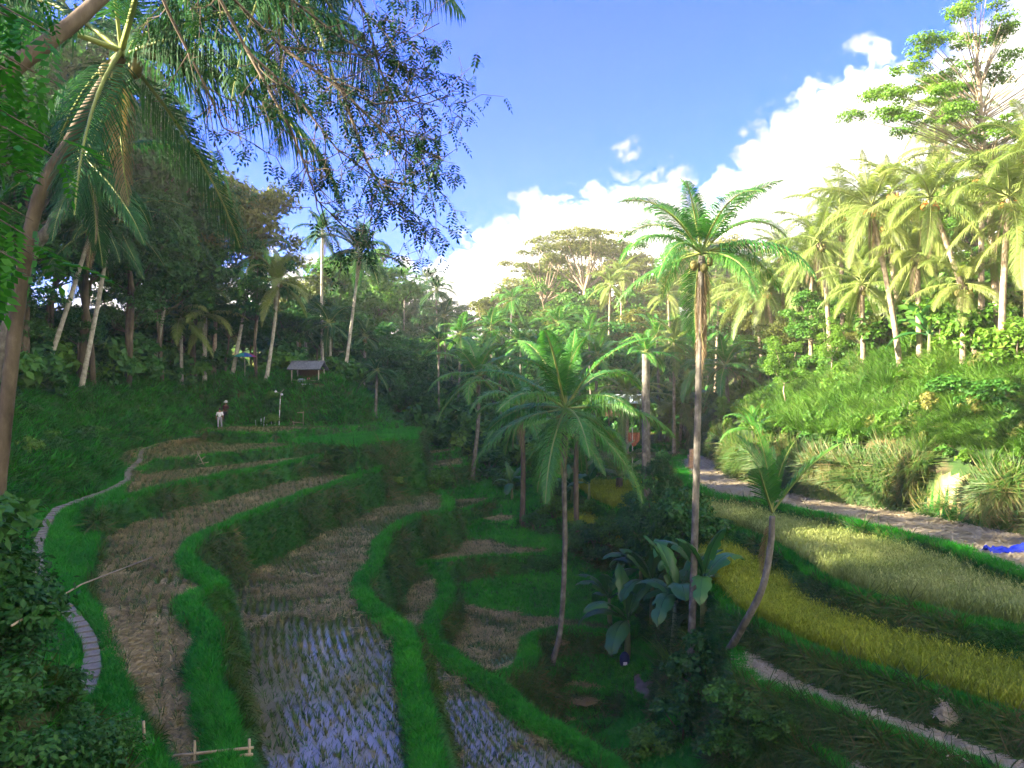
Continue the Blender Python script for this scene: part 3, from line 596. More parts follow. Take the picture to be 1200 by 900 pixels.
# ------------------------------------------------------------------ palms
def frond_mesh(seed, e0, droop, n=60, wid=.045, mat=None, L_=1.0, llen=.24, sag=.8, dead=False, gap=0.0):
    """one feather leaf, about 1 unit long, growing along +X"""
    r = np.random.default_rng(seed); M_ = 16; S = np.linspace(0, 1, M_)
    th_ = R(e0) - droop * S ** 1.6 * 2.0
    px = np.concatenate([[0], np.cumsum(np.cos((th_[1:] + th_[:-1]) / 2)) / (M_ - 1)]); pz = np.concatenate([[0], np.cumsum(np.sin((th_[1:] + th_[:-1]) / 2)) / (M_ - 1)])
    py = (r.random() - .5) * .25 * S ** 2
    path = np.stack([px, py, pz], -1) * L_
    g = Geo(); g.add(*tube(path[::2].tolist() + [path[-1]], np.linspace(.012, .003, 9), 4, False))
    for s in np.linspace(.14, .995, n):
        f = s * (M_ - 1); a = int(min(f, M_ - 2)); fr = f - a; p = path[a] * (1 - fr) + path[a + 1] * fr
        t = path[a + 1] - path[a]; t /= np.linalg.norm(t); up = np.array([-t[2], 0, t[0]])
        for sd_ in (-1, 1):
            if r.random() < gap: continue
            side = np.array([-t[1], 1.0, 0]) * sd_
            l = llen * (math.sin(math.pi * min(1, s * .82 + .2)) ** .7 * .9 + .12) * (.85 + .3 * r.random())
            d = side * (.85 - .35 * s) + t * (.35 + .5 * s) + up * (.28 + .15 * (r.random() - .5)); d /= np.linalg.norm(d)
            sg = sag * (.7 + .6 * r.random())
            q0 = p; q1 = p + d * l * .4 + np.array([0, 0, -.06 * l * sg]); q2 = q1 + d * l * .33 + np.array([0, 0, -.30 * l * sg]); q3 = q2 + d * l * .12 + np.array([0, 0, -.42 * l * sg])
            ww = t * wid * .5
            g.add([q0 - ww * .6, q0 + ww * .6, q1 + ww, q1 - ww, q2 + ww * .8, q2 - ww * .8, q3], [[0, 1, 2, 3], [3, 2, 4, 5]], [[5, 4, 6]])
    me = g.mesh('frond', mat, True); me.materials.append(RACHIS); k = len(g.Q[0]); ix = np.zeros(len(me.polygons), np.int32); ix[:k] = 1; me.polygons.foreach_set('material_index', ix)
    return me
RACHIS = plain('frond_rib', (.20, .24, .07), .5)
FR = {}
def fronds(kind, mat, n, wid, seeds=0, sag=.8, llen=.21, dr=1.0):
    bend = {82: 48, 64: 68, 46: 82, 28: 80, 10: 66, -12: 52, -35: 34, -58: 18}
    FR[kind] = [(e, frond_mesh(seeds + k * 7 + v, e + (v - .5) * 8, R(bend[e]) / 2 * dr * (.8 + .4 * v), n, wid, mat, sag=sag * (.55 if e > 40 else .9), llen=llen)) for k, e in enumerate([82, 64, 46, 28, 10, -12, -35, -58]) for v in (0, 1)]
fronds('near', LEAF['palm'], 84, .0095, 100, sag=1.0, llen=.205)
fronds('neardark', LEAF['palmshade'], 70, .010, 150, sag=1.5)
fronds('sunny', LEAF['palmsun'], 60, .013, 200, sag=1.0, llen=.21)
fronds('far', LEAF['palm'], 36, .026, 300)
fronds('farsunny', LEAF['palmsun'], 36, .026, 330)
fronds('fardark', LEAF['palmshade'], 34, .028, 400)
fronds('stiff', LEAF['palm'], 46, .016, 500, sag=.25, llen=.2, dr=.45)
DEADF = [frond_mesh(600 + k, -74, .18, 34, .022, LEAF['dead'], sag=1.4, llen=.16) for k in range(3)]
nutmat = plain('coconut_husk', (.17, .15, .05)); nutor = plain('orange_husk', (.42, .16, .035))
NUT = {}
for nm_, m_ in (('green', nutmat), ('orange', nutor)):
    NUT[nm_] = Geo().add(*ellip((0, 0, 0), (.13, .13, .16), 8, 6)).mesh('coconut', m_)
def trunk_mesh(pts, r0, r1, mat, n=9, rings=True, seed=0, flare=1.5):
    p = [Vector(q) for q in pts]; out = []
    def cr(a, b, c, d, t): return .5 * ((2 * b) + (c - a) * t + (2 * a - 5 * b + 4 * c - d) * t * t + (3 * b - a - 3 * c + d) * t ** 3)
    e = [p[0] * 2 - p[1]] + p + [p[-1] * 2 - p[-2]]
    tot = sum((p[i + 1] - p[i]).length for i in range(len(p) - 1)); per = max(3, int(tot / .16 / (len(p) - 1))) if rings else 5
    per = min(per, 60)
    for i in range(len(p) - 1):
        for k in range(per): out.append(cr(e[i], e[i + 1], e[i + 2], e[i + 3], k / per))
    out.append(p[-1]); m = len(out); s = np.linspace(0, 1, m)
    rad = r0 + (r1 - r0) * s + r0 * (flare - 1) * np.exp(-s * 16)
    if rings: rad = rad * (1 + .05 * (np.arange(m) % 2) + .03 * np.random.default_rng(seed).random(m))
    g = Geo(); g.add(*tube(out, rad, n)); return g.mesh('trunk', mat)
PALMS = []
def palm(pts, flen, kind='far', nf=20, r0=.13, r1=.09, bark=None, label='', group=None, dead=1, nuts=5, nut='green', lo=-42, hi=74, name='coconut_palm', seed=None, skirt=0, tilt=0.0, n=8):
    """pts: trunk from base to crown in world coordinates"""
    base = Vector(pts[0]); r = np.random.default_rng(seed if seed is not None else len(PALMS) + 1000)
    root = empty(name, base); tag(root, label, 'palm tree', group); PALMS.append(root)
    lp = [Vector(q) - base for q in pts]
    if len(pts) > 1: link('trunk', trunk_mesh(lp, r0, r1, bark or BARK, n, True, len(PALMS)), root)
    top = lp[-1]; ga = r.random() * 6.28
    for k in range(nf):
        f = k / max(1, nf - 1); e = hi + (lo - hi) * f ** 1.45 + (r.random() - .5) * 10
        mesh = min(FR[kind], key=lambda q: abs(q[0] - e) + r.random() * 6)[1]
        a = ga + k * 2.39996 + (r.random() - .5) * .3; s = flen * (.85 + .25 * r.random()) * (.78 if k < 3 else 1)
        link('frond', mesh, root, top + Vector((0, 0, .1)), ((r.random() - .5) * .35, (r.random() - .5) * .15, a), (s, s, s))
    for k in range(dead):
        a = r.random() * 6.28; s = flen * (.55 + .2 * r.random())
        link('dead_frond', DEADF[k % 3], root, top, (0, (r.random() - .5) * .2, a), (s, s, s))
    for k in range(nuts):
        a = k * 2.4; link('coconut', NUT[nut], root, top + Vector((math.cos(a) * .26, math.sin(a) * .26, -.18 - .12 * (k % 3))))
    for k in range(skirt):
        a = k * 2.4; s = flen * (.42 + .25 * r.random())
        link('dead_frond', DEADF[k % 3], root, top - Vector((0, 0, .1 + .12 * k)), (0, .12, a), (s * .8, s * .8, s))
    return root
def onray(px, d, dz=0.0):
    x = D(px, 450, d).x; return Vector((x, d, ground(x, d) + dz))
def hit(px, py, d0=6.0, d1=140.0):
    """the place on the ground seen at a pixel"""
    r = ray(px, py); d = d0 * (d1 / d0) ** np.linspace(0, 1, 500); x = r.x / r.y * d; z = r.z / r.y * d
    g_ = height(x, d)[0]; k = np.argmax(g_ >= z)
    if not (g_ >= z).any(): k = len(d) - 1
    return Vector((x[k], d[k], float(g_[k])))
def px_palm(trunk, d, flen, base_z=None, **kw):
    """trunk: pixels from base to crown; every point stands at distance d (base on the ground there)"""
    nohit = kw.pop('nohit', False); b = onray(trunk[0][0], d, -.15); hb_ = hit(trunk[0][0], trunk[0][1], 9, 170)
    if .72 < hb_.y / d < 1.4 and not nohit: flen *= hb_.y / d; d = hb_.y; b = hb_ - Vector((0, 0, .15))
    elif not nohit and trunk[0][0] < 420 and d < 70:
        d0 = d
        while ground(D(trunk[0][0], 450, d).x, d) < -1 and d < 90: d += 1
        flen *= d / d0; b = onray(trunk[0][0], d, -.15)
    pts = [b] + [D(q[0], q[1], d + (q[2] if len(q) > 2 else 0)) for q in trunk[1:]]
    return palm([tuple(q) for q in pts], flen, **kw)
GL = 'coconut palms leaning over the left bank'
# in the valley
px_palm([(645, 782), (657, 735), (662, 640), (661, 560), (662, 482)], 33, 5.0, kind='near', nf=19, r0=.11, r1=.095, label='large full-crowned coconut palm in the middle of the terraces, rising from a grassy bund', seed=5, dead=0, n=12, skirt=2)
px_palm([(808, 805), (812, 700), (816, 560), (819, 430), (822, 300)], 29.6, 4.3, kind='near', nf=19, r0=.12, r1=.095, lo=-25, label='tallest slender coconut palm with a straight pale trunk in the middle of the valley', seed=8, dead=1, skirt=16, n=12)
px_palm([(553, 562), (560, 500), (561, 442)], 57, 4.4, kind='far', nf=15, r0=.16, r1=.12, label='coconut palm with a hanging tan dead leaf, its pale trunk curving up', seed=11, dead=0, skirt=2, lo=-40)
px_palm([(612, 620), (613, 540), (610, 478)], 49, 4.2, kind='far', nf=18, r0=.17, r1=.13, bark=BARKD, label='coconut palm with a brown trunk just behind the large middle palm', seed=14, dead=2)
px_palm([(848, 772), (870, 735, -1.6), (893, 690, -2.2), (903, 640, -2.2), (905, 605, -2.2)], 24.3, 2.9, kind='stiff', nf=6, r0=.10, r1=.075, hi=86, lo=50, label='young leaning coconut palm with few upright leaves beside the yellow rice', seed=21, dead=1, nuts=0, n=12)
px_palm([(725, 585), (726, 560)], 46, 3.0, kind='farsunny', nf=11, r0=.25, r1=.2, hi=85, lo=15, bark=BARKD, label='young trunkless coconut palm at the edge of the small rice field', seed=24, dead=0, nuts=0)
px_palm([(758, 600), (757, 500), (757, 415)], 44, 1.9, kind='far', nf=14, r0=.26, r1=.22, hi=80, lo=-20, label='thick straight grey-trunked palm with a small round crown behind the shrubs', seed=25, dead=0, nuts=0, n=12)
px_palm([(676, 640), (675, 560), (676, 505)], 47, 3.6, kind='far', nf=16, r0=.16, r1=.12, bark=BARKD, label='palm with a dark trunk standing behind the large middle palm, to its right', seed=26)
px_palm([(515, 520), (514, 460), (514, 402)], 74, 2.5, kind='fardark', nf=12, r0=.1, r1=.08, label='thin areca-like palm with a needle-straight pale trunk at the terrace end', seed=30, nuts=0, dead=1)
px_palm([(440, 490), (441, 460), (442, 436)], 64, 2.3, kind='fardark', nf=14, r0=.12, r1=.09, label='small palm standing on the grassy end of the top terrace', seed=31, nuts=0, dead=0)
px_palm([(870, 560), (880, 530), (883, 505)], 48, 2.2, kind='far', nf=10, r0=.14, r1=.1, label='small palm against the foot of the right bank', seed=33, nuts=0, dead=0, hi=80, lo=0)
# left bank
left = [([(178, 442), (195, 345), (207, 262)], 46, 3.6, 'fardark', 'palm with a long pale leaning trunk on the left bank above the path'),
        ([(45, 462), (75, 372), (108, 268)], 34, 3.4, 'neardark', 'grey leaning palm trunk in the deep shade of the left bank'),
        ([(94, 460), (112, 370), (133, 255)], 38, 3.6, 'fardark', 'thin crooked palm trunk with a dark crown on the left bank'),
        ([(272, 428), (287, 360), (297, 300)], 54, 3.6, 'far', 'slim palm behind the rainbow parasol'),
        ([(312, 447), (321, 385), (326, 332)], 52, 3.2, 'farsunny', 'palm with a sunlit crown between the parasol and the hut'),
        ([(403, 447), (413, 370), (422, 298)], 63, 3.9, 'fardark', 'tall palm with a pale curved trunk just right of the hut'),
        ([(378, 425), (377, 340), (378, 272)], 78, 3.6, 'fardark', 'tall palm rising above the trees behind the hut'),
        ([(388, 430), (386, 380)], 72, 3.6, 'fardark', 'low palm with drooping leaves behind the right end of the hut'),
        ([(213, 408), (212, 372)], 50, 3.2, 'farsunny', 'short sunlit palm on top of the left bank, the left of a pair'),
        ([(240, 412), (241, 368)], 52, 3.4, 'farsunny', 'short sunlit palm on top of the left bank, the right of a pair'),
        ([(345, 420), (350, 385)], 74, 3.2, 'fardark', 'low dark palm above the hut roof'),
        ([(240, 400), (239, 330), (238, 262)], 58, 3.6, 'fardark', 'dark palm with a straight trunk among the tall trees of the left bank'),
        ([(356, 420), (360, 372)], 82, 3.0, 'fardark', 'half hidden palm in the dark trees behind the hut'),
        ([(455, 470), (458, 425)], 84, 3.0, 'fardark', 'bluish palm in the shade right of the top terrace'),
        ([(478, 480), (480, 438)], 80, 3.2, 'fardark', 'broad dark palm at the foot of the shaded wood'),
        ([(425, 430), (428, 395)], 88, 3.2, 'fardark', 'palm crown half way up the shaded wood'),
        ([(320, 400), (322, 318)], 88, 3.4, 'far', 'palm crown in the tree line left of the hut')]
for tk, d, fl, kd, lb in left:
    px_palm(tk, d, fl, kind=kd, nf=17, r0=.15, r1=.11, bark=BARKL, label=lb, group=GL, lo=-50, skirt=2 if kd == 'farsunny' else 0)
# near palms at the top left, crowns high over the path
px_palm([(-30, 560), (30, 300), (85, 160), (142, 66)], 14.5, 4.4, kind='neardark', nf=12, label='near coconut palm at top left, its long leaf arching out over the sky', r0=.12, r1=.10, bark=BARKD, seed=41, nohit=True, n=12, hi=70, lo=-45)
for az_, e_, s_ in ((-.12, 28, 4.9), (.25, 46, 4.6), (-.5, 10, 4.0), (.05, 10, 3.6)): link('frond', min(FR['neardark'], key=lambda q: abs(q[0] - e_))[1], PALMS[-1], D(142, 66, 14.5) - PALMS[-1].location, (0, 0, az_), (s_, s_, s_))
px_palm([(-300, 700), (-120, -60), (120, -160), (330, -60)], 14, 3.8, kind='neardark', nf=13, r0=.17, r1=.13, label='near coconut palm whose leaf tips hang in from the top edge of the picture', seed=44, nohit=True, n=12, hi=40, lo=-75)
px_palm([(-60, 520), (25, 330), (62, 262), (100, 190)], 24, 3.4, kind='fardark', nf=14, r0=.19, r1=.15, label='coconut palm leaning right in the dark, behind the bright near leaves', seed=47, nohit=True, n=10, lo=-70)
# right bank and far hill
RG = 'sunlit coconut palms on the right slope'
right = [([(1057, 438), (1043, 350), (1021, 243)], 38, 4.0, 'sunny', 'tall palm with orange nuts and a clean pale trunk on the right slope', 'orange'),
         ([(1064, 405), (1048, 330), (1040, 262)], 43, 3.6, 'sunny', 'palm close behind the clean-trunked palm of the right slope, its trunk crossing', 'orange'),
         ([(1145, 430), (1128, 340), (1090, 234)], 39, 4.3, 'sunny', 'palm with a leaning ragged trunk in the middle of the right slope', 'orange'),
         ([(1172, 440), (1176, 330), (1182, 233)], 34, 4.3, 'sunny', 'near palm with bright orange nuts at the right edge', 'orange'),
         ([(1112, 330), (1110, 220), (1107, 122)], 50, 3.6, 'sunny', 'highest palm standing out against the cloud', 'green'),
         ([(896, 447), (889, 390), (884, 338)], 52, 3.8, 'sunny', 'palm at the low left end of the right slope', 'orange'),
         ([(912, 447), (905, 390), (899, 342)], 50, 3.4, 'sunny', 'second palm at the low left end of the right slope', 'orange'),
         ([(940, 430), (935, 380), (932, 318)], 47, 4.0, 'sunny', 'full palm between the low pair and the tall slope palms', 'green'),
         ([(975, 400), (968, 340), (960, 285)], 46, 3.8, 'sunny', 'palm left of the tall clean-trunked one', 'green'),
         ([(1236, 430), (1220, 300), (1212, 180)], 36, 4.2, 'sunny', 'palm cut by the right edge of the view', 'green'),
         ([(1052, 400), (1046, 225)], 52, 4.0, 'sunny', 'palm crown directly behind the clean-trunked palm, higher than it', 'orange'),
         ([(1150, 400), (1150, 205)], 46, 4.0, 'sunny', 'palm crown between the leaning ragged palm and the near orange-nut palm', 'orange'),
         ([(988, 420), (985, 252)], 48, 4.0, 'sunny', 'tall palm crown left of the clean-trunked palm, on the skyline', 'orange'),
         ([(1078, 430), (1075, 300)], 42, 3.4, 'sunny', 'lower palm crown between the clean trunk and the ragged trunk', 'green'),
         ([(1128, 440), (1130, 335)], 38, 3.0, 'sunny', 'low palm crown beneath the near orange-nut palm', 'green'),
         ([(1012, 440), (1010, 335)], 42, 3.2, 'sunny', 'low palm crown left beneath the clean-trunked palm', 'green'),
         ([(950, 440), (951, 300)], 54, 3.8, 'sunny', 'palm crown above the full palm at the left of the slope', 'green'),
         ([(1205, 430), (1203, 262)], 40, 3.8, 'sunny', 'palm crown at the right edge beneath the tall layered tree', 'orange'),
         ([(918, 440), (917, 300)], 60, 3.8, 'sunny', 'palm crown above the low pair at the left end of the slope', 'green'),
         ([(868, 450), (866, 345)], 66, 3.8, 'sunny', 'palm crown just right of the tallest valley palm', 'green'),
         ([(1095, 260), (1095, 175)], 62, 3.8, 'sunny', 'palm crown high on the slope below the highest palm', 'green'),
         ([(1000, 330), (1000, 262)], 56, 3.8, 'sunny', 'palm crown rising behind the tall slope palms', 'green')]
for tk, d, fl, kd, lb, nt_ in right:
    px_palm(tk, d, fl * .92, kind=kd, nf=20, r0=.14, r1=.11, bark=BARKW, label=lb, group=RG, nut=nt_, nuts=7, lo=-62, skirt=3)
FG = 'coconut palms on the far wooded hill'
far = [(475, 372, 326, 118, 'far'), (500, 375, 328, 122, 'fardark'), (511, 375, 340, 112, 'fardark'), (715, 402, 334, 96, 'farsunny'), (728, 380, 320, 104, 'farsunny'), (783, 400, 345, 92, 'farsunny'),
       (842, 420, 352, 80, 'farsunny'), (862, 440, 385, 70, 'far'), (575, 420, 385, 92, 'far'), (540, 430, 392, 88, 'far'), (655, 430, 380, 90, 'far'), (690, 440, 392, 84, 'far'),
       (600, 400, 352, 110, 'far'), (630, 470, 415, 70, 'far'), (585, 480, 432, 72, 'far'), (700, 480, 418, 68, 'far'), (790, 480, 402, 66, 'farsunny'), (770, 460, 395, 72, 'far'), (820, 470, 430, 64, 'far'),
       (735, 500, 462, 62, 'farsunny'), (850, 480, 430, 62, 'far'), (800, 520, 470, 58, 'farsunny'), (650, 500, 455, 66, 'far'), (545, 490, 455, 78, 'fardark'), (530, 480, 440, 84, 'fardark'), (500, 470, 425, 88, 'fardark'),
       (470, 440, 385, 96, 'fardark'), (445, 420, 362, 100, 'fardark'), (410, 400, 350, 98, 'fardark'), (520, 415, 372, 104, 'fardark'), (785, 520, 492, 60, 'farsunny'), (610, 455, 402, 84, 'far')]
where = {'far': 'green palm', 'fardark': 'shaded bluish palm', 'farsunny': 'sunlit yellow-green palm'}
NUMBERED = []
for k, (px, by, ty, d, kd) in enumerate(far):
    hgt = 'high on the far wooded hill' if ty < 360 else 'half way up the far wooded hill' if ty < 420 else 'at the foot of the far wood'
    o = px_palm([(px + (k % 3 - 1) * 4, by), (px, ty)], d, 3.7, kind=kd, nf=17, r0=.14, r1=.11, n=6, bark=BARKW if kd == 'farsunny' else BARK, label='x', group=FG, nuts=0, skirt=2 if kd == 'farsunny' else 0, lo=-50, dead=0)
    NUMBERED.append((o, (where[kd], hgt)))

# ------------------------------------------------------------------ broad-leaved trees
def crown_np(seed, nclump, nleaf, leaf, rad=(1, 1, 1), base=0.0, flat=False, clr=(.22, .38), holes=.25, lobes=None):
    r = np.random.default_rng(seed); cs = []
    while len(cs) < nclump:
        v = r.normal(size=3); v /= np.linalg.norm(v); u = r.random() ** .45
        c = v * u * (1 - .2)
        if c[2] < -.55: continue
        cs.append(c * np.array(rad))
    cs = np.array(cs) if lobes is None else np.array(lobes, float) * np.array(rad)
    nclump = len(cs)
    cr_ = (clr[0] + (clr[1] - clr[0]) * r.random(nclump)) * max(rad[0], rad[1])
    w_ = cr_ ** 2; k = r.choice(nclump, nleaf, p=w_ / w_.sum())
    v = r.normal(size=(nleaf, 3)); v /= np.linalg.norm(v, axis=1)[:, None]; v[:, 2] = np.where(v[:, 2] < -.35, -v[:, 2], v[:, 2])
    sq = .42 if flat else .72
    bump = 1 + .25 * np.sin(v[:, 0] * 5 + k) * np.sin(v[:, 1] * 5 + k * 2)
    pos = cs[k] + v * (cr_[k] * r.random(nleaf) ** .3 * bump)[:, None] * np.array([1, 1, sq])
    nrm = v * .55 + np.array([0, 0, .45]) + r.normal(size=(nleaf, 3)) * .42; nrm /= np.linalg.norm(nrm, axis=1)[:, None]
    a = np.cross(nrm, r.normal(size=(nleaf, 3))); a /= np.linalg.norm(a, axis=1)[:, None]; b = np.cross(nrm, a)
    l = leaf * (.6 + .8 * r.random(nleaf))[:, None]
    p0 = pos - a * l * .5; p1 = pos + b * l * .28 + nrm * l * .06; p2 = pos + a * l * .5; p3 = pos - b * l * .28 + nrm * l * .06
    V = np.stack([p0, p1, p2, p3], 1).reshape(-1, 3); V[:, 2] += base
    T = (np.arange(nleaf)[:, None] * 4 + np.array([0, 1, 2, 3])).reshape(-1, 4)
    return V, T, cs + np.array([0, 0, base])
TR = {}
def tree_kind(name, H, cw, ch, leafmat, nclump, nleaf, leaf, seeds, bark=None, flat=False, clr=(.2, .34), trunkr=.095, lobes=None, nl=9):
    TR[name] = []
    for s in seeds:
        V, Q, cs = crown_np(s, nclump, nleaf, leaf, (cw, cw, ch), H - ch, flat, clr, lobes=lobes)
        cme = mesh_np('crown', V, Q, None, [leafmat], None, False)
        r = np.random.default_rng(s + 5); g = Geo(); fork = (H - ch) * (.62 if not flat else .72)
        wob = [np.array([(r.random() - .5) * .6, (r.random() - .5) * .6, 0]) * k for k in (0, .4, .8, 1)]
        tp = [wob[0], wob[1] + [0, 0, fork * .4], wob[2] + [0, 0, fork * .75], wob[3] + [0, 0, fork]]
        trunkr_ = trunkr; g.add(*tube([np.array([0, 0, -.3])] + tp[1:], [trunkr * 1.4, trunkr, trunkr * .9, trunkr * .75], 8))
        for c in cs[r.permutation(len(cs))[:nl]]:
            m = (tp[-1] + c) / 2 + np.array([0, 0, -.25]) + (r.random(3) - .5) * .5
            g.add(*tube([tp[-1], m, c], [trunkr * .5, trunkr * .28, .03], 5, False))
        TR[name].append((g.mesh('trunk', bark or BARKD), cme, H))
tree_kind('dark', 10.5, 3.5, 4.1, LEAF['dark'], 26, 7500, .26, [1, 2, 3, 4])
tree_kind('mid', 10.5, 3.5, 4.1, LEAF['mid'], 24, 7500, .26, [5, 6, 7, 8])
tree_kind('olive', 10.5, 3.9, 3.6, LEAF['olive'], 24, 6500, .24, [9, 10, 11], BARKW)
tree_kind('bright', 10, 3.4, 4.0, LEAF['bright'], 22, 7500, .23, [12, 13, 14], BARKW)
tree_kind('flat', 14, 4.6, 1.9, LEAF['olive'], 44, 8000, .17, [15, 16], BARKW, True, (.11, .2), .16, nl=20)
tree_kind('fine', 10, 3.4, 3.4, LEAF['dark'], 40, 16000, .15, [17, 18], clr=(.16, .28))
def tree(kind, loc, h, label, group=None, wide=1.0, cat='tree', name='broadleaf_tree', var=None, rz=None):
    k = TR[kind][(var if var is not None else random.randrange(99)) % len(TR[kind])]; s = h / k[2]
    e = empty(name, loc, random.random() * 6.28 if rz is None else rz, (s * wide, s * wide, s)); tag(e, label, cat, group)
    link('trunk', k[0], e); link('crown', k[1], e); return e
def px_tree(kind, px, top, d, label, wide=1.0, zmin=None, **kw):
    while zmin is not None and ground(D(px, 450, d).x, d) < zmin and d < 90: d += 1.5
    b = onray(px, d, -.1); h = max(2.5, D(px, top, d).z - b.z); return tree(kind, b, h, label, wide=wide, **kw)
# skyline of the far hill, against the photograph: (pixel x, pixel y)
SKY = [(330, 300), (380, 290), (430, 285), (470, 320), (505, 338), (540, 352), (565, 335), (600, 312), (650, 282), (690, 272), (730, 285), (770, 290), (800, 280), (850, 268), (880, 290), (930, 280), (1000, 250), (1100, 220)]
def sky_y(px): return float(np.interp(px, [a for a, b in SKY], [b for a, b in SKY]))
WG = 'trees of the far wooded hill'
rnd = np.random.default_rng(77)
for row, (d, drop, step, x0, x1) in enumerate([(150, 0, 30, 400, 900), (132, 16, 33, 392, 905), (116, 42, 35, 400, 890), (102, 72, 38, 410, 885), (90, 100, 42, 430, 880)]):
    px = x0
    while px < x1:
        p_ = px + rnd.normal() * 7; ty = sky_y(p_) + drop + rnd.normal() * 6
        sunny = p_ > 560 + row * 14 and row < 4  # sun and shade put into the leaf colour by the kinds picked below
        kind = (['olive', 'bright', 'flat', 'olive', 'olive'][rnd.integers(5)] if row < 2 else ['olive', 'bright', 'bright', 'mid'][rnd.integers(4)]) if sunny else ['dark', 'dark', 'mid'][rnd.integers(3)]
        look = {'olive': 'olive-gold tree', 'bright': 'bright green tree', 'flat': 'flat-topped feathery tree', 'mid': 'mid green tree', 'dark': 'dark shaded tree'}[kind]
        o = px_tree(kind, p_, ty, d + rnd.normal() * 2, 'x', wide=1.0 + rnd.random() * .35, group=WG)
        NUMBERED.append((o, (look, ['on the far skyline', 'just below the far skyline', 'half way up the far hill', 'low on the far hill', 'at the foot of the far hill'][row])))
        px += step * (.8 + .4 * rnd.random())
# the special skyline trees
px_tree('flat', 682, 262, 118, 'wide flat-topped tree highest on the far skyline', 1.15)
px_tree('flat', 640, 285, 122, 'flat-topped tree left of the highest one on the far skyline', 1.0)
# left wood: dark masses and the tall lit tree
LW = 'trees of the dark left wood'
for (px, top, d, kd, wd, lb) in [(250, 165, 62, 'olive', .9, 'tall tree with lit yellowish top above the left wood'), (300, 195, 66, 'olive', .75, 'lit round-crowned tree leaning out of the left wood over the sky'), (300, 262, 60, 'dark', .8, 'dark round tree below the lit ones in the left wood'),
                               (350, 285, 84, 'olive', .9, 'pale feathery tree behind the hut'), (395, 275, 92, 'mid', .9, 'grey-green tree in the left skyline'), (440, 268, 100, 'mid', .9, 'feathery tree at the right end of the left skyline'), (335, 330, 72, 'dark', 1, 'dark tree left above the hut'),
                               (370, 345, 76, 'dark', 1.1, 'dark tree straight behind the hut'), (410, 350, 80, 'dark', 1.1, 'dark tree right above the hut'), (455, 375, 84, 'dark', 1.2, 'dark tree above the end of the top terrace'), (490, 395, 84, 'dark', 1.1, 'dark low tree at the edge of the shaded valley wood'),
                               (425, 420, 74, 'dark', 1.1, 'low dark tree right of the hut palm'), (470, 430, 74, 'dark', 1.1, 'bushy dark tree behind the top terrace end'), (500, 445, 74, 'dark', 1.0, 'bushy dark tree beside the thin areca palm'),
                               (230, 260, 56, 'mid', .9, 'green tree behind the short sunlit palms'), (190, 220, 50, 'dark', .9, 'dark tall tree behind the pale leaning trunk'), (150, 175, 44, 'dark', .9, 'tall dark tree left of the pale leaning trunk'), (265, 320, 64, 'dark', 1.0, 'dark tree between the parasol and the sunlit palms'),
                               (110, 150, 38, 'fine', .95, 'dark fine-leaved tree behind the thin crooked trunk'), (60, 180, 36, 'fine', 1.0, 'dark fine-leaved tree behind the grey leaning trunk'), (10, 200, 32, 'dark', 1.0, 'dark tree at the left edge of the wood'), (200, 330, 48, 'mid', .8, 'low green tree beneath the short sunlit palms'),
                               (150, 300, 44, 'dark', 1.0, 'low dark tree in the middle of the left wood'), (90, 330, 42, 'dark', 1.0, 'low dark tree behind the leaning trunks'), (30, 340, 38, 'dark', 1.0, 'low dark tree at the left edge, behind the grey trunk'), (-40, 250, 30, 'dark', 1.1, 'dark tree reaching in from beyond the left edge'), (255, 350, 74, 'dark', 1.2, 'low dark tree behind the parasol'), (295, 345, 78, 'dark', 1.2, 'low dark tree behind the lit-crowned palm'), (330, 355, 84, 'dark', 1.2, 'low dark tree behind the hut, at its left'),
                               (215, 345, 66, 'dark', 1.1, 'low dark tree behind the pale leaning trunk'), (370, 380, 88, 'dark', 1.2, 'low dark tree behind the hut, at its right'), (60, 335, 52, 'dark', 1.3, 'low dark tree far behind the grey leaning trunk'), (120, 335, 60, 'dark', 1.3, 'low dark tree far behind the crooked trunk'), (175, 335, 62, 'dark', 1.3, 'low dark tree far behind the pale leaning trunk'),
                               (235, 330, 80, 'dark', 1.3, 'low dark tree far behind the short sunlit palms'), (280, 330, 90, 'dark', 1.3, 'low dark tree deep in the wood behind the parasol'), (320, 335, 94, 'dark', 1.3, 'low dark tree deep in the wood, left above the hut')]:
    px_tree(kd, px, top, d, lb, wd, group=LW, zmin=-.9 if px < 420 else None)
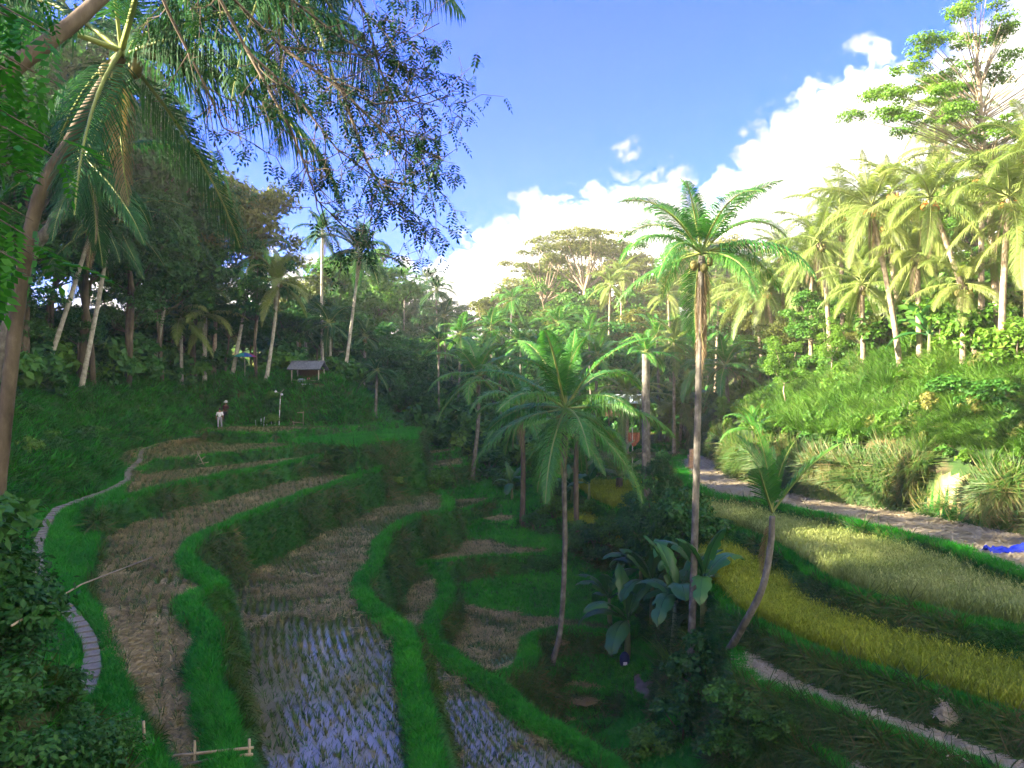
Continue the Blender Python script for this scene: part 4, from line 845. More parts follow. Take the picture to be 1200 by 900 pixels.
# right slope wood
RW = 'broad-leaved trees of the right slope'
for (px, top, d, kd, wd, lb) in [(1010, 300, 46, 'bright', .9, 'leafy bright tree behind the clean-trunked palm'), (1070, 285, 48, 'bright', 1, 'leafy bright tree between the two tall slope palms'), (1120, 290, 42, 'bright', .85, 'glossy green tree behind the leaning ragged trunk'), (1165, 260, 48, 'mid', 1.1, 'green tree behind the near orange-nut palm'),
                               (1200, 300, 40, 'bright', .9, 'bright tree at the right edge'), (950, 330, 50, 'mid', 1.0, 'green tree among the palms left on the slope'), (920, 385, 46, 'bright', .9, 'low bright tree on the lower left of the right slope'), (975, 365, 44, 'bright', .8, 'low bright tree left of the clean palm trunk'),
                               (1090, 360, 41, 'bright', .8, 'low glossy tree right of the clean palm trunk'), (1150, 350, 40, 'bright', .9, 'low bright tree behind the tall pale trunk'), (870, 400, 56, 'mid', .9, 'green tree at the low end of the right slope'), (880, 330, 66, 'olive', 1.0, 'olive tree behind the low pair of slope palms'),
                               (1190, 190, 56, 'mid', 1.1, 'tall green tree on top at the right edge'), (1120, 220, 60, 'mid', 1.0, 'tall green tree on top of the right slope'), (1060, 250, 62, 'olive', 1.0, 'olive tree on top of the right slope'), (1010, 290, 62, 'olive', 1.0, 'olive tree on the upper right slope'), (960, 300, 66, 'olive', 1.0, 'olive tree on the far shoulder of the right slope'),
                               (1215, 380, 33, 'bright', .9, 'low bright tree cut by the right edge'), (910, 320, 72, 'olive', 1.0, 'golden tree on the far shoulder above the low palms'), (1045, 375, 47, 'mid', .8, 'low green tree between the slope trunks'), (1000, 340, 52, 'bright', .95, 'rounded bright tree above the thin slope trunk'), (1085, 320, 52, 'bright', 1.0, 'bright tree in the middle of the upper right slope'),
                               (1135, 385, 38, 'bright', .7, 'low bright tree between the leaning ragged trunk and the tall pale trunk'), (1185, 400, 37, 'bright', .7, 'low bright tree right of the tall pale trunk'), (900, 400, 54, 'mid', .8, 'low green tree beneath the low pair of slope palms'), (935, 350, 58, 'olive', .9, 'olive tree behind the full slope palm'),
                               (1030, 330, 44, 'bright', .7, 'bright leafy tree just behind the two crossing trunks'), (1100, 270, 50, 'bright', .9, 'bright tree below the crown of the leaning ragged palm'), (1155, 305, 44, 'bright', .9, 'bright tree below the near orange-nut palm'), (985, 310, 56, 'mid', .9, 'green tree beneath the left-hand slope palms')]:
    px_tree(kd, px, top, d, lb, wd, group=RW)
for k, (px, top, d) in enumerate([(905, 310, 64), (935, 290, 62), (965, 265, 62), (1000, 245, 60), (1035, 235, 58), (1070, 220, 60), (1105, 205, 58), (1140, 190, 56), (1175, 165, 54), (1205, 150, 50), (915, 360, 56), (950, 350, 54), (990, 335, 52), (1040, 300, 50), (1080, 290, 50), (1125, 280, 48), (1165, 300, 46), (1195, 300, 44), (890, 380, 58), (1010, 385, 46), (1110, 345, 44), (1145, 380, 42)]):
    kd = ['olive', 'bright', 'mid', 'bright', 'olive'][k % 5]; NUMBERED.append((px_tree(kd, px, top, d, 'x', 1.15, group=RW), ({'olive': 'olive-gold tree', 'bright': 'bright green tree', 'mid': 'mid green tree'}[kd], 'on the right slope ridge' if k < 10 else 'in the right slope thicket')))
# valley bottom trees
for (px, top, d, kd, wd, lb) in [(775, 520, 40, 'fine', .62, 'dark small-leaved tree in front of the tall palm trunk'), (745, 560, 43, 'fine', .75, 'dark bushy tree left of the tall palm trunk'), (700, 440, 84, 'mid', 1.0, 'green tree in the middle of the valley floor'), (800, 440, 74, 'mid', 1.0, 'green tree behind the tall palm trunk'),
                               (840, 455, 66, 'dark', 1.0, 'dark tree in the shade at the end of the right bank'), (620, 440, 86, 'mid', 1.0, 'green tree behind the brown-trunked palm'), (570, 455, 84, 'dark', 1.0, 'dark tree beyond the palm with the dead leaf'), (655, 560, 54, 'dark', .9, 'low dark tree behind the large middle palm'),
                               (845, 500, 50, 'mid', .7, 'small green tree at the foot of the right bank')]:
    px_tree(kd, px, top, d, lb, wd)
# the tall layered tree at upper right
b = onray(1176, 35, -.2); Hh = D(1150, -12, 35).z - b.z
lob = [(-.55, .1, .35), (-.8, .2, .05), (-.3, -.2, .6), (0, 0, .95), (.35, .1, .7), (.65, -.1, .4), (.9, .1, .1), (.2, .3, .3), (-.15, .3, .15), (-.6, -.2, -.3), (.5, .2, -.3), (-.35, 0, -.05), (.75, -.3, -.2), (-.9, 0, -.15), (.1, -.3, -.45), (.95, .2, -.45)]
_r = np.random.default_rng(5); lob = [tuple(np.array(q) + _r.normal(size=3) * (.17, .17, .09)) for q in lob for _ in range(7)]
V, Q, cs = crown_np(71, 0, 34000, .12, (4.1, 3.6, 4.4), Hh - 4.6, True, (.08, .19), lobes=lob)
e = empty('broadleaf_tree', b); tag(e, 'tall slender tree with pale trunk and thin layered crown above the right slope palms', 'tree')
top_ = Vector(D(1148, 120, 35)) - b
g = Geo(); tp = [Vector((0, 0, 0)), Vector(D(1168, 360, 35)) - b, Vector(D(1160, 250, 35)) - b, top_, Vector(D(1142, 20, 35)) - b]
V[:, 0] += tp[-1].x + .2; cs[:, 0] += tp[-1].x + .2
g.add(*tube(tp, [.2, .16, .14, .1, .03], 8))
for c in cs:
    k = min(1, max(0, (c[2] - 1.2 - tp[2].z) / (tp[4].z - tp[2].z))); s0 = np.array(tp[2].lerp(tp[4], k * .8)); g.add(*tube([s0, (s0 + c) / 2 + [0, 0, .1], c], [.035, .022, .008], 5, False))
link('trunk', g.mesh('trunk', BARKW), e); link('crown', mesh_np('crown', V, Q, None, [LEAF['bright']], None, False), e)
# ridge trees out to the left, which shade the valley
SG = 'trees of the wooded ridge to the left'
for k in range(112):
    x = -36 - rnd.random() * 44; y = (-50 + (k % 42) * 3.0) if k < 84 else -50 + (k - 84) * 2.9 + rnd.normal() * 2
    if abs(y - 60) < 5: continue
    tree('dark', Vector((x, y, ground(x, y) - .2)), 14 + rnd.random() * 6, 'dark tree of the ridge wood left of the terraces', group=SG, wide=1.25)

# ------------------------------------------------------------------ shrubs, bananas, tall grass
SH = {}
def shrub_kind(name, mat, leaf, nleaf, seeds, nclump=12, clr=(.3, .45)):
    SH[name] = []
    for s in seeds:
        V, Q, cs = crown_np(s, nclump, nleaf, leaf, (1, 1, .85), .62, False, clr)
        V[:, 2] = np.abs(V[:, 2])
        g = Geo()
        for c in cs[:8]: g.add(*tube([np.array([0, 0, -.1]), c * .5 + [0, 0, .1], c], [.035, .022, .008], 5, False))
        SH[name].append((g.mesh('stem', BARKD), mesh_np('foliage', V, Q, None, [mat], None, False)))
shrub_kind('dark', LEAF['dark'], .14, 2600, [201, 202, 203]); shrub_kind('mid', LEAF['mid'], .14, 2400, [204, 205, 206]); shrub_kind('bright', LEAF['bright'], .13, 2400, [207, 208, 209])
shrub_kind('bigdark', LEAF['dark'], .085, 3400, [210, 211], 16); shrub_kind('yellow', LEAF['yellow'], .1, 1800, [212])
def lowbush(s, mat):
    V, Q, cs = crown_np(s, 9, 520, .27, (1, 1, .8), .45, False, (.3, .45)); V[:, 2] = np.abs(V[:, 2]); return mesh_np('foliage', V, Q, None, [LEAF[mat]], None, False)
pg_under = proto_group('undergrowth_bush', [lowbush(230 + k, m) for k, m in enumerate(['mid', 'dark', 'dark', 'mid'])])
pg_underb = proto_group('sunny_undergrowth_bush', [lowbush(240 + k, m) for k, m in enumerate(['bright', 'mid', 'bright', 'olive'])])  # sunlit look put into the colour: brighter leaves than the other undergrowth
clear_ = lambda p: pathfree(p) & (np.abs(np.degrees(np.arctan2(p[:, 0], p[:, 1])) + 14.2) > 1.6) & (np.abs(np.degrees(np.arctan2(p[:, 0], p[:, 1])) + 18.4) > 1.8)
spread('undergrowth', lh & (dist_q > 9) & ((n_q[:, 2] > .8) | (dist_q < 30)) & (GZ.ravel()[GQ[:, 0]] > -1.2), 620, pg_under, 'dark leafy undergrowth below the trees of the left wood', (.7, 2.3), .004, .2, 1.2, noisemask=clear_)
lowleft = lh & (qc[:, 2] < -1.0)
spread('bank_weeds', lowleft, 380, pg_under, 'dark weeds on the shaded left bank', (.25, .6), .004, .4, 1.6, noisemask=lambda p: pathfree(p) & (fbm(p[:, 0], p[:, 1], .35, 2, 99) > .1))
spread('sunny_undergrowth', rh & (qc[:, 2] > 1.2), 520, pg_underb, 'leafy undergrowth below the trees of the right slope', (.7, 1.7), .004, .2, 1.2)
spread('right_bank_weeds', rh & (qc[:, 2] < 1.6) & (n_q[:, 2] > .5) & (dist_q < 70), 420, pg_underb, 'scattered broad-leaved weeds in the long grass of the right bank', (.25, .6), .004, .3, 1.4)
spread('valley_undergrowth', (bh_ | (onbank & (hk == -1))) & (dist_q > 66), 520, pg_under, 'green undergrowth on the far valley floor', (.8, 2.0), .004, .2, 1.2)
spread('far_undergrowth', bh_, 420, pg_underb, 'undergrowth of the far wooded hill', (1.2, 2.6), 0, .2, .8, maxd=190)
def shrub(kind, loc, r_, label, group=None, h=1.0):
    k = random.choice(SH[kind]); e = empty('shrub', loc, random.random() * 6.28, (r_, r_, r_ * h)); tag(e, label, 'shrub', group)
    link('stem', k[0], e); link('foliage', k[1], e); return e
VG = 'shrubs of the valley bottom'
for (px, py, kd, r_, h, lb) in [(770, 668, 'bigdark', 1.7, 1.3, 'dark shrub left of the tall palm trunk, above the banana plants'), (745, 660, 'dark', 1.5, 1.2, 'dark shrub between the lower yellow rice and the bananas'), (795, 660, 'bigdark', 1.5, 1.3, 'dark shrub right behind the tall palm trunk'),
                                (700, 665, 'dark', 1.5, 1.0, 'dark shrub right of the large middle palm trunk'), (715, 650, 'mid', 1.2, 1.0, 'green shrub under the small strip of yellow rice'), (685, 648, 'dark', 1.3, 1.1, 'dark shrub beside the large middle palm trunk'), (650, 610, 'mid', 1.3, 1.0, 'green bush behind the large middle palm'),
                                (630, 625, 'dark', 1.2, .9, 'dark bush at the end of the round grassy terrace'), (690, 610, 'mid', 1.2, .9, 'bush left of the small round rice field'), (800, 640, 'dark', 1.6, 1.0, 'wide dark bush in front of the pale rice, at the tall trunk'), (830, 650, 'dark', 1.2, .9, 'dark bush at the left tip of the yellow rice'),
                                (845, 612, 'mid', .9, .8, 'small bush on the bank of the pale rice'), (770, 640, 'bigdark', 1.8, 1.2, 'dense dark shrub in the gap between the two rice flights'), (508, 574, 'mid', 1.25, 1.0, 'leafy bush bulging from the wall beside the long flooded field'), (462, 568, 'mid', .7, .7, 'small bush on the bund above the long field'),
                                (495, 500, 'dark', 2.0, 1.0, 'dark bush beyond the end of the top terrace'), (530, 510, 'dark', 2.2, 1.0, 'broad dark bush at the valley edge left of the pale curved palm'), (575, 560, 'dark', 2.0, .9, 'dark bush at the foot of the pale curved palm'), (600, 575, 'mid', 1.6, .9, 'green bush right of the pale curved palm'),
                                (640, 565, 'mid', 1.6, 1.0, 'green bush in the middle distance behind the large palm'), (700, 560, 'mid', 1.4, .9, 'green bush before the strip of straw in the middle distance'), (860, 885, 'mid', .9, .8, 'leafy bush at the edge of the dark stream gully'), (825, 830, 'dark', 1.2, 1.2, 'dark bush in the gully under the tall palm'),
                                (800, 870, 'dark', 1.2, 1.0, 'dark bush low in the stream gully'), (760, 890, 'mid', 1.0, .8, 'leafy bush at the bottom edge below the dirt hollow'), (905, 880, 'bright', .9, .7, 'bright weedy bush on the lowest right terrace'), (870, 850, 'mid', .9, .8, 'bush above the gully left of the lowest right terrace'),
                                (718, 520, 'yellow', .9, .9, 'round yellow-green shrub beside the straw strip in the distance'), (950, 445, 'mid', 1.3, 1.0, 'round bush on the crest of the right bank'), (985, 438, 'mid', 1.2, 1.0, 'bush at the foot of the thin slope trunk'), (920, 450, 'dark', 1.6, .9, 'shaded bush on the crest left of the thin slope trunk'),
                                (1110, 470, 'mid', 1.3, .8, 'bush in the long grass left of the tall pale trunk'), (1165, 480, 'mid', 1.4, .8, 'bush at the foot of the tall pale trunk'), (1060, 455, 'bright', .9, .8, 'bright bush at the foot of the clean-trunked palm'), (1100, 415, 'bright', 2.0, 1.0, 'big bright bush on the slope right of the clean-trunked palm'), (1150, 425, 'bright', 2.0, 1.0, 'big bright bush left of the tall pale trunk'),
                                (1030, 415, 'bright', 1.9, 1.0, 'big bright bush left of the clean-trunked palm'), (970, 420, 'bright', 2.0, 1.0, 'big bright bush behind the thin slope trunk'), (930, 430, 'mid', 2.0, 1.0, 'big green bush at the low left of the right slope'), (1190, 440, 'bright', 1.8, 1.0, 'big bright bush at the right edge of the slope')]:
    p = hit(px, py); shrub(kd, p + Vector((0, 0, -.15)), r_, lb, VG, h)
NG = 'dark bushes close below the viewpoint'
for k, (px, py, d, kd, r_, lb) in enumerate([(-60, 640, 9, 'bigdark', 1.1, 'dark bush at the left edge, level with the start of the path'), (-30, 790, 8.5, 'bigdark', .9, 'dark bush hiding the left side of the stepping path'), (20, 880, 8, 'mid', .8, 'leafy bush in the bottom left corner'), (100, 915, 8.5, 'bigdark', .6, 'low dark bush in front of the path end'),
                                              (-50, 820, 7, 'dark', 1.2, 'very near dark bush cut by the left edge'), (70, 900, 7.4, 'bigdark', .9, 'dark small-leaved bush at the bottom edge'), (-50, 520, 12, 'dark', 1.4, 'dark bush against the left bank under the leaning trunks'), (-20, 610, 13, 'bigdark', 1.2, 'dark small-leaved bush on the left bank'),
                                              (150, 925, 9.5, 'mid', .7, 'small leafy bush left of the bamboo rail'), (50, 850, 9.2, 'bigdark', .8, 'dark bush right of the leafy corner bush'), (-10, 720, 10.2, 'dark', .9, 'dark bush left of the slab path, against the frame edge'), (110, 850, 10.0, 'bigdark', .6, 'small dark bush in front of the near end of the path'),
                                              (70, 800, 10.3, 'dark', .55, 'small dark bush touching the near slabs'), (20, 660, 10.2, 'bigdark', .7, 'dark bush just left of the first slabs')]):
    d = min(d, 10.4); q = D(px, py, d); q.z = ground(q.x, q.y) - .1; shrub(kd, q, r_, lb, NG)
    # its bank: the bushes stand on the slope below the viewpoint
# bananas
def banana_leaf(seed, L_=2.2, w_=.3, e0=60, droop=1.7):
    r = np.random.default_rng(seed); M_ = 15; S = np.linspace(0, 1, M_); t_ = R(e0) - droop * S ** 1.5
    x = np.concatenate([[0], np.cumsum(np.cos(t_[1:]))]) * L_ / (M_ - 1); z = np.concatenate([[0], np.cumsum(np.sin(t_[1:]))]) * L_ / (M_ - 1)
    wd = w_ * np.where(S < .16, .08, np.sin(np.pi * np.clip((S - .12) / .88, 0, 1)) ** .55) ; g = Geo()
    for sd_ in (-1, 1):
        V = []
        for k in range(M_):
            j = 1 + (r.random() - .5) * .35
            V += [(x[k], 0, z[k]), (x[k] - .02, sd_ * wd[k] * .55 * j, z[k] + .10 * wd[k]), (x[k] + (r.random() - .3) * .08, sd_ * wd[k] * j, z[k] - .12 * wd[k] - .05 * r.random())]
        Q = [[3 * k, 3 * k + 3, 3 * k + 4, 3 * k + 1] for k in range(M_ - 1)] + [[3 * k + 1, 3 * k + 4, 3 * k + 5, 3 * k + 2] for k in range(M_ - 1) if r.random() > .12]
        g.add(V, Q)
    g.add(*tube(np.stack([x, x * 0, z + .005], -1)[::2], np.linspace(.03, .008, 8), 5, False))
    return g.mesh('leaf', LEAF['banana'])
BL = [banana_leaf(300 + k, 2.2, .3 + .04 * (k % 3), e, dr) for k, (e, dr) in enumerate([(82, .7), (70, 1.3), (58, 1.7), (40, 1.9), (75, 1.0), (20, 1.6)])]
BG = 'banana plants in the valley bottom'
for (px, py, s, n, lb) in [(735, 775, 1.15, 7, 'banana plant with ragged leaves left of the dirt hollow'), (765, 735, 1.1, 7, 'banana plant with an upright bright leaf, behind the tall grass clump'), (790, 765, 1.2, 8, 'banana plant in front of the tall palm trunk'), (825, 740, 1.0, 6, 'banana plant with broad bluish leaves right of the tall palm trunk'),
                           (752, 705, 1.0, 6, 'banana plant at the back of the clump, under the dark shrubs'), (715, 735, .9, 6, 'banana plant at the left side of the clump beside the low field'), (600, 585, .8, 6, 'young banana plant in front of the brown palm trunk'), (1090, 428, 1.0, 6, 'banana plant in the sun on the right bank'),
                           (690, 590, .9, 6, 'banana plant near the small round rice field'), (670, 590, .8, 6, 'banana plant between the middle palm trunks'), (617, 545, .9, 6, 'banana plant in the middle distance')]:
    p = hit(px, py); s *= 1.0; e = empty('banana_plant', p + Vector((0, 0, -.1)), random.random() * 6.28, (s, s, s)); tag(e, lb, 'banana plant', BG)
    g = Geo(); g.add(*tube([(0, 0, 0), (.03, 0, .7), (.05, .02, 1.5)], [.14, .11, .06], 9)); link('stem', g.mesh('stem', plain('banana_stem', (.16, .2, .08))), e) if 'BST' not in globals() else link('stem', BST, e)
    if 'BST' not in globals(): BST = e.children[0].data
    for k in range(n): link('leaf', BL[(k * 5 + int(px)) % 6], e, (.05, .02, 1.45), (0, 0, k * 2.4 + random.random() * .5))
TG = [tuft(800 + k, 110, 1.5, .3, .014, .8, LEAF['longgrass'], 4, .25) for k in range(3)]
TGG = 'tall grass clumps'
for (px, py, s, lb) in [(795, 808, 1.15, 'tall green grass clump at the foot of the tallest palm'), (812, 850, 1.0, 'tall grass clump below the tallest palm, over the stream'), (778, 790, .9, 'tall grass clump right of the dirt hollow'), (830, 790, .9, 'tall grass clump between the tall palm and the leaning young palm'), (960, 470, 1.0, 'tall sunlit grass clump on the crest of the right bank'),
                       (1040, 460, 1.1, 'tall sunlit grass clump left of the clean palm trunk'), (1120, 500, 1.1, 'tall grass clump before the tall pale trunk'), (890, 520, 1.0, 'tall grass clump on the left shoulder of the right bank'), (1000, 520, .9, 'tall grass clump in the middle of the right bank'), (1080, 540, .9, 'tall grass clump above the earth cliff'),
                       (1160, 560, 1.0, 'tall grass clump near the right edge above the cliff')]:
    p = hit(px, py); e = link('tall_grass_clump', random.choice(TG), None, p, (0, 0, random.random() * 6), (s, s, s)); tag(e, lb, 'grass clump', TGG)

# ------------------------------------------------------------------ near trees at the upper left
def compound(seed, n=8, L_=.34, ll=.085, lw=.036, droop=.5):
    r = np.random.default_rng(seed); g = Geo()
    for k in range(n):
        s = .18 + .82 * k / (n - 1); x = L_ * s; z = -droop * L_ * s * s
        for sd_ in ((-1, 1) if k < n - 1 else (0,)):
            d = np.array([.45, sd_ * .9, -.15 - .2 * r.random()]) if sd_ else np.array([1, 0, -.6]); d /= np.linalg.norm(d); w_ = np.cross(d, [0, 0, 1.0]); w_ /= np.linalg.norm(w_); l = ll * (.8 + .4 * r.random())
            p = np.array([x, 0, z]); g.add([p, p + d * l * .45 + w_ * lw * .5, p + d * l, p + d * l * .45 - w_ * lw * .5], [[0, 1, 2, 3]])
    return np.concatenate(g.V), np.concatenate(g.Q)
def put(g, V, Q, loc, yaw, pitch, s):
    cy, sy, cp, sp = math.cos(yaw), math.sin(yaw), math.cos(pitch), math.sin(pitch)
    Ry = np.array([[cp, 0, sp], [0, 1, 0], [-sp, 0, cp]]); Rz = np.array([[cy, -sy, 0], [sy, cy, 0], [0, 0, 1]])
    g.add((V * s) @ (Rz @ Ry).T + np.array(loc), Q)
CP = [compound(900 + k, 8, .40, .115, .05) for k in range(4)]; CPS = [compound(920 + k, 5, .2, .075, .032, .3) for k in range(4)]
r9 = np.random.default_rng(909)
# lacy tree: thick limb from the left edge, fine branches hanging over the sky
e = empty('broadleaf_tree', D(-260, 880, 9)); tag(e, 'near tree at top left with thin lacy branches hanging over the sky', 'tree'); o0 = e.location
tk = Geo(); cr = Geo()
def W(px, py, d): return np.array(D(px, py, d) - o0)
tk.add(*tube([W(-260, 880, 9), W(-180, 420, 9), W(-10, 98, 9), W(85, 28, 9.5), W(170, -50, 10.5)], [.18, .15, .11, .09, .07], 10))
mains = [[(170, -50, 10.5), (240, -35, 11), (330, 55, 11.5), (400, 62, 12), (440, 66, 12), (515, 27, 12)], [(240, -35, 11), (330, -10, 12), (400, 45, 12), (455, 70, 12.5), (500, 95, 12.5)],
         [(330, 55, 11.5), (390, 98, 12), (440, 122, 12), (480, 118, 12), (514, 125, 12.3)], [(330, 55, 11.5), (400, 105, 11.5), (445, 150, 11.5), (480, 180, 11.7), (508, 205, 12)],
         [(240, -35, 11), (290, 60, 11.3), (345, 110, 11.5), (395, 175, 11.6), (440, 208, 11.8), (500, 222, 12)], [(290, 60, 11.3), (340, 150, 11.3), (358, 195, 11.4), (372, 235, 11.5), (400, 262, 11.6)],
         [(170, -50, 10.5), (200, 20, 11), (240, 100, 11), (262, 150, 11.2), (300, 170, 11.4)], [(400, 105, 11.5), (430, 190, 11.6), (455, 235, 11.8), (475, 240, 12)], [(400, -40, 12), (430, 20, 12), (445, 80, 12.2), (470, 150, 12.4), (505, 165, 12.5)]]
def twig(p, d, l, depth):
    q1 = p + d * l * .5 + np.array([0, 0, -.04 * l]); q2 = q1 + (d + r9.normal(size=3) * .25) * l * .5
    tk.add(*tube([p, q1, q2], [.011 / (1 + depth * .5), .008 / (1 + depth * .5), .004], 4, False))
    if depth < 2:
        for t_, q in ((.5, q1), (1, q2)):
            if r9.random() < .85:
                dd = d + r9.normal(size=3) * .75; dd /= np.linalg.norm(dd); twig(q, dd, l * .62, depth + 1)
    if depth >= 1:
        for c in range(1 + (depth == 2) * 2):
            if r9.random() < .8:
                V, Q = CPS[r9.integers(4)]; put(cr, V, Q, q2 if c else q1, r9.random() * 6.28, .2 + r9.random() * .7, .75 + .5 * r9.random())
for mb in mains:
    pts = [W(*q) for q in mb]; tk.add(*tube(pts, np.linspace(.026, .006, len(pts)), 6, False))
    for a, b in zip(pts[:-1], pts[1:]):
        m_ = 4 if a[0] > W(300, 0, 11)[0] else 2
        for s in r9.random(m_ + 1):
            d = (b - a) / np.linalg.norm(b - a) * .7 + r9.normal(size=3) * .6; d /= np.linalg.norm(d); twig(a + (b - a) * s, d, .34 + .4 * r9.random(), 0)
link('trunk', tk.mesh('trunk', BARKD), e); link('crown', cr.mesh('crown', LEAF['lacy'], False), e)
# tree at the left edge, sunlight put into its leaf colour
e = empty('broadleaf_tree', D(-420, 900, 6.5)); tag(e, 'near tree at the left edge with bright green compound leaves', 'tree'); o0 = e.location
tk = Geo(); cr = Geo()
tk.add(*tube([W(-420, 900, 6.5), W(-330, 450, 6.5), W(-220, 160, 6.4), W(-160, -60, 6.4)], [.16, .13, .11, .08], 8))
for k in range(22):
    y0 = -60 + k * 17; tip = (-10 + 90 * r9.random() * (1 - abs(k - 8) / 30), y0 + 40 + 40 * r9.random(), 5.2 + 1.5 * r9.random())
    a = W(-230, y0 - 40, 6.4); b = W(*tip); m_ = (a + b) / 2 + np.array([0, 0, .18]); tk.add(*tube([a, m_, b], [.02, .012, .004], 4, False))
    for s in np.linspace(.35, 1, 9):
        p = (a * (1 - s) + b * s) * 1.0 + np.array([0, 0, .18 * 4 * s * (1 - s)]); V, Q = CP[r9.integers(4)]
        put(cr, V, Q, p, r9.random() * 6.28, -.2 + r9.random() * 1.5, .6 + .6 * r9.random())
link('trunk', tk.mesh('trunk', BARKD), e); link('crown', cr.mesh('crown', LEAF['sunleaf'], False), e)
# dense near crowns behind it
NL = 'near dark trees at the upper left'
for (px, top, d, kd, wd, lb) in [(20, 20, 30, 'fine', 1.0, 'dense tall tree at the upper left, behind the bright compound leaves'), (100, 40, 35, 'fine', .95, 'dense tall dark tree behind the crown of the near arching palm'), (60, 120, 27, 'dark', .8, 'dark tree below the near palm crown at the left'),
                               (150, 90, 40, 'fine', .85, 'tall dark tree behind the arching palm leaf'), (190, 140, 46, 'mid', .85, 'tall green tree right of the near palm crown'), (-60, 0, 26, 'fine', 1.0, 'dark tall tree rising out of the left edge'), (215, 200, 52, 'dark', .8, 'dark tree right behind the pale leaning trunk'),
                               (-20, 200, 22, 'dark', .8, 'dark tree at the left edge beside the crooked trunk'), (95, -40, 30, 'fine', .9, 'very tall dense tree reaching the top edge above the arching palm'), (150, 10, 34, 'dark', .8, 'very tall dark tree right of the one reaching the top edge'),
                               (30, -60, 25, 'dark', .9, 'very tall dark tree in the top left corner'), (225, 150, 56, 'dark', .8, 'tall dark tree left of the lit yellowish ones')]:
    px_tree(kd, px, top, d, lb, wd, group=NL, zmin=-.9)

# ------------------------------------------------------------------ the path of slabs
slabm = plain('grey_slab', (.2, .185, .15), .8, .3, .25)
pr = tag(empty('path', (0, 0, 0)), 'narrow winding path of pale slabs along the foot of the left bank', None, None, 'structure')
slab_me = [Geo().add(*boxg((0, 0, 0), (.28 + .03 * k, .34, .09))).mesh('slab', slabm, False) for k in range(3)]
acc = 0.0
for (a, b) in zip(PATHF[:-1], PATHF[1:]):
    L_ = math.hypot(b[0] - a[0], b[1] - a[1]); ang = math.atan2(b[1] - a[1], b[0] - a[0]) + math.pi / 2
    t = -acc
    while t < L_:
        if t >= 0:
            f = t / L_; link('slab', random.choice(slab_me), pr, (a[0] + (b[0] - a[0]) * f, a[1] + (b[1] - a[1]) * f, a[2] + (b[2] - a[2]) * f + .035 + random.random() * .02), (random.uniform(-.03, .03), random.uniform(-.03, .03), ang + random.uniform(-.06, .06)))
        t += .41
    acc = (L_ + acc) % .41

def crest(px, d, z0=-.9):
    while ground(D(px, 450, d).x, d) < z0 and d < 90: d += .5
    x = D(px, 450, d).x; return Vector((x, d, ground(x, d)))
# ------------------------------------------------------------------ hut, parasol, people and small things
def part(name, g, mat, root, smooth=False): return link(name, g.mesh(name, mat, smooth), root)
M_thatch = mat_rough('grey_thatch', [(.3, (.07, .08, .09)), (.6, (.15, .165, .19)), (.8, (.24, .26, .30))], 9, 6, stretch=(1, .25, 1), bump=.8)
M_wd = plain('dark_wood', (.12, .08, .05)); M_pl = plain('pale_post', (.42, .38, .3)); M_white = plain('white_cloth', (.75, .76, .8), .8); M_blue = plain('blue_tarpaulin', (.012, .03, .42), .45, .4, .25); M_pink = plain('pink_cloth', (.7, .12, .25)); M_lb = plain('light_blue_cloth', (.3, .42, .6))
hp = hit(361, 446, 50, 80); hp = crest(361, 63, -.55) - Vector((0, 0, .3))
hut = tag(empty('hut', hp, -.12), 'small open hut with a grey thatched roof above the terraces', 'hut')
part('floor', Geo().add(*boxg((0, 0, .12), (2.5, 1.5, .16))), M_wd, hut)
for sx in (-1.12, 1.12):
    for sy in (-.62, .62): part('post', Geo().add(*tube([(sx, sy, -.4), (sx, sy, 1.32)], .05, 7)), M_pl, hut)
part('back_wall', Geo().add(*boxg((0, .66, .72), (2.2, .04, 1.1))), M_wd, hut)
rf = Geo()
for s_ in (-1, 1): rf.add(*boxg((0, s_ * .52, 1.58), (2.75, 1.22, .09), tilt=(-s_ * R(32), 0, 0)))
rfo = part('roof', rf, M_thatch, hut); part('ridge', Geo().add(*tube([(-1.4, 0, 1.93), (1.4, 0, 1.93)], .07, 8)), M_thatch, rfo, True)
part('railing', Geo().add(*boxg((-.5, -.66, .42), (1.1, .03, .05))).add(*boxg((.75, -.66, .38), (.6, .03, .05))), M_pl, hut)
sg = tag(part('sign', Geo().add(*boxg((0, 0, 0), (.14, .02, .13))), M_white, None), 'tiny white notice hanging under the hut eave', 'sign'); sg.location = hp + Vector((.23, -.85, 1.32))
cl_ = Geo(); cl_.add(*ellip((0, 0, 0), (.42, .22, .2), 12, 6, .2, np.random.default_rng(3))); c1 = tag(part('cloth_bundle', cl_, M_lb, None, True), 'pale blue bundle lying in the hut', 'bundle'); c1.location = hp + Vector((-.45, -.3, .36))
cl_ = Geo(); cl_.add(*ellip((0, 0, 0), (.2, .18, .24), 12, 6, .25, np.random.default_rng(4))); c2 = tag(part('cloth_bundle', cl_, M_pink, None, True), 'pink bundle beside the pale blue one in the hut', 'bundle'); c2.location = hp + Vector((.1, -.3, .38))
bn = tag(empty('bench', hp + Vector((.15, -1.0, -.35))), 'small white-topped bench in front of the hut', 'bench'); part('seat', Geo().add(*boxg((0, 0, .45), (.8, .26, .06))), M_white, bn)
for sx in (-.33, .33): part('leg', Geo().add(*boxg((sx, 0, .2), (.05, .2, .46))), M_pl, bn)
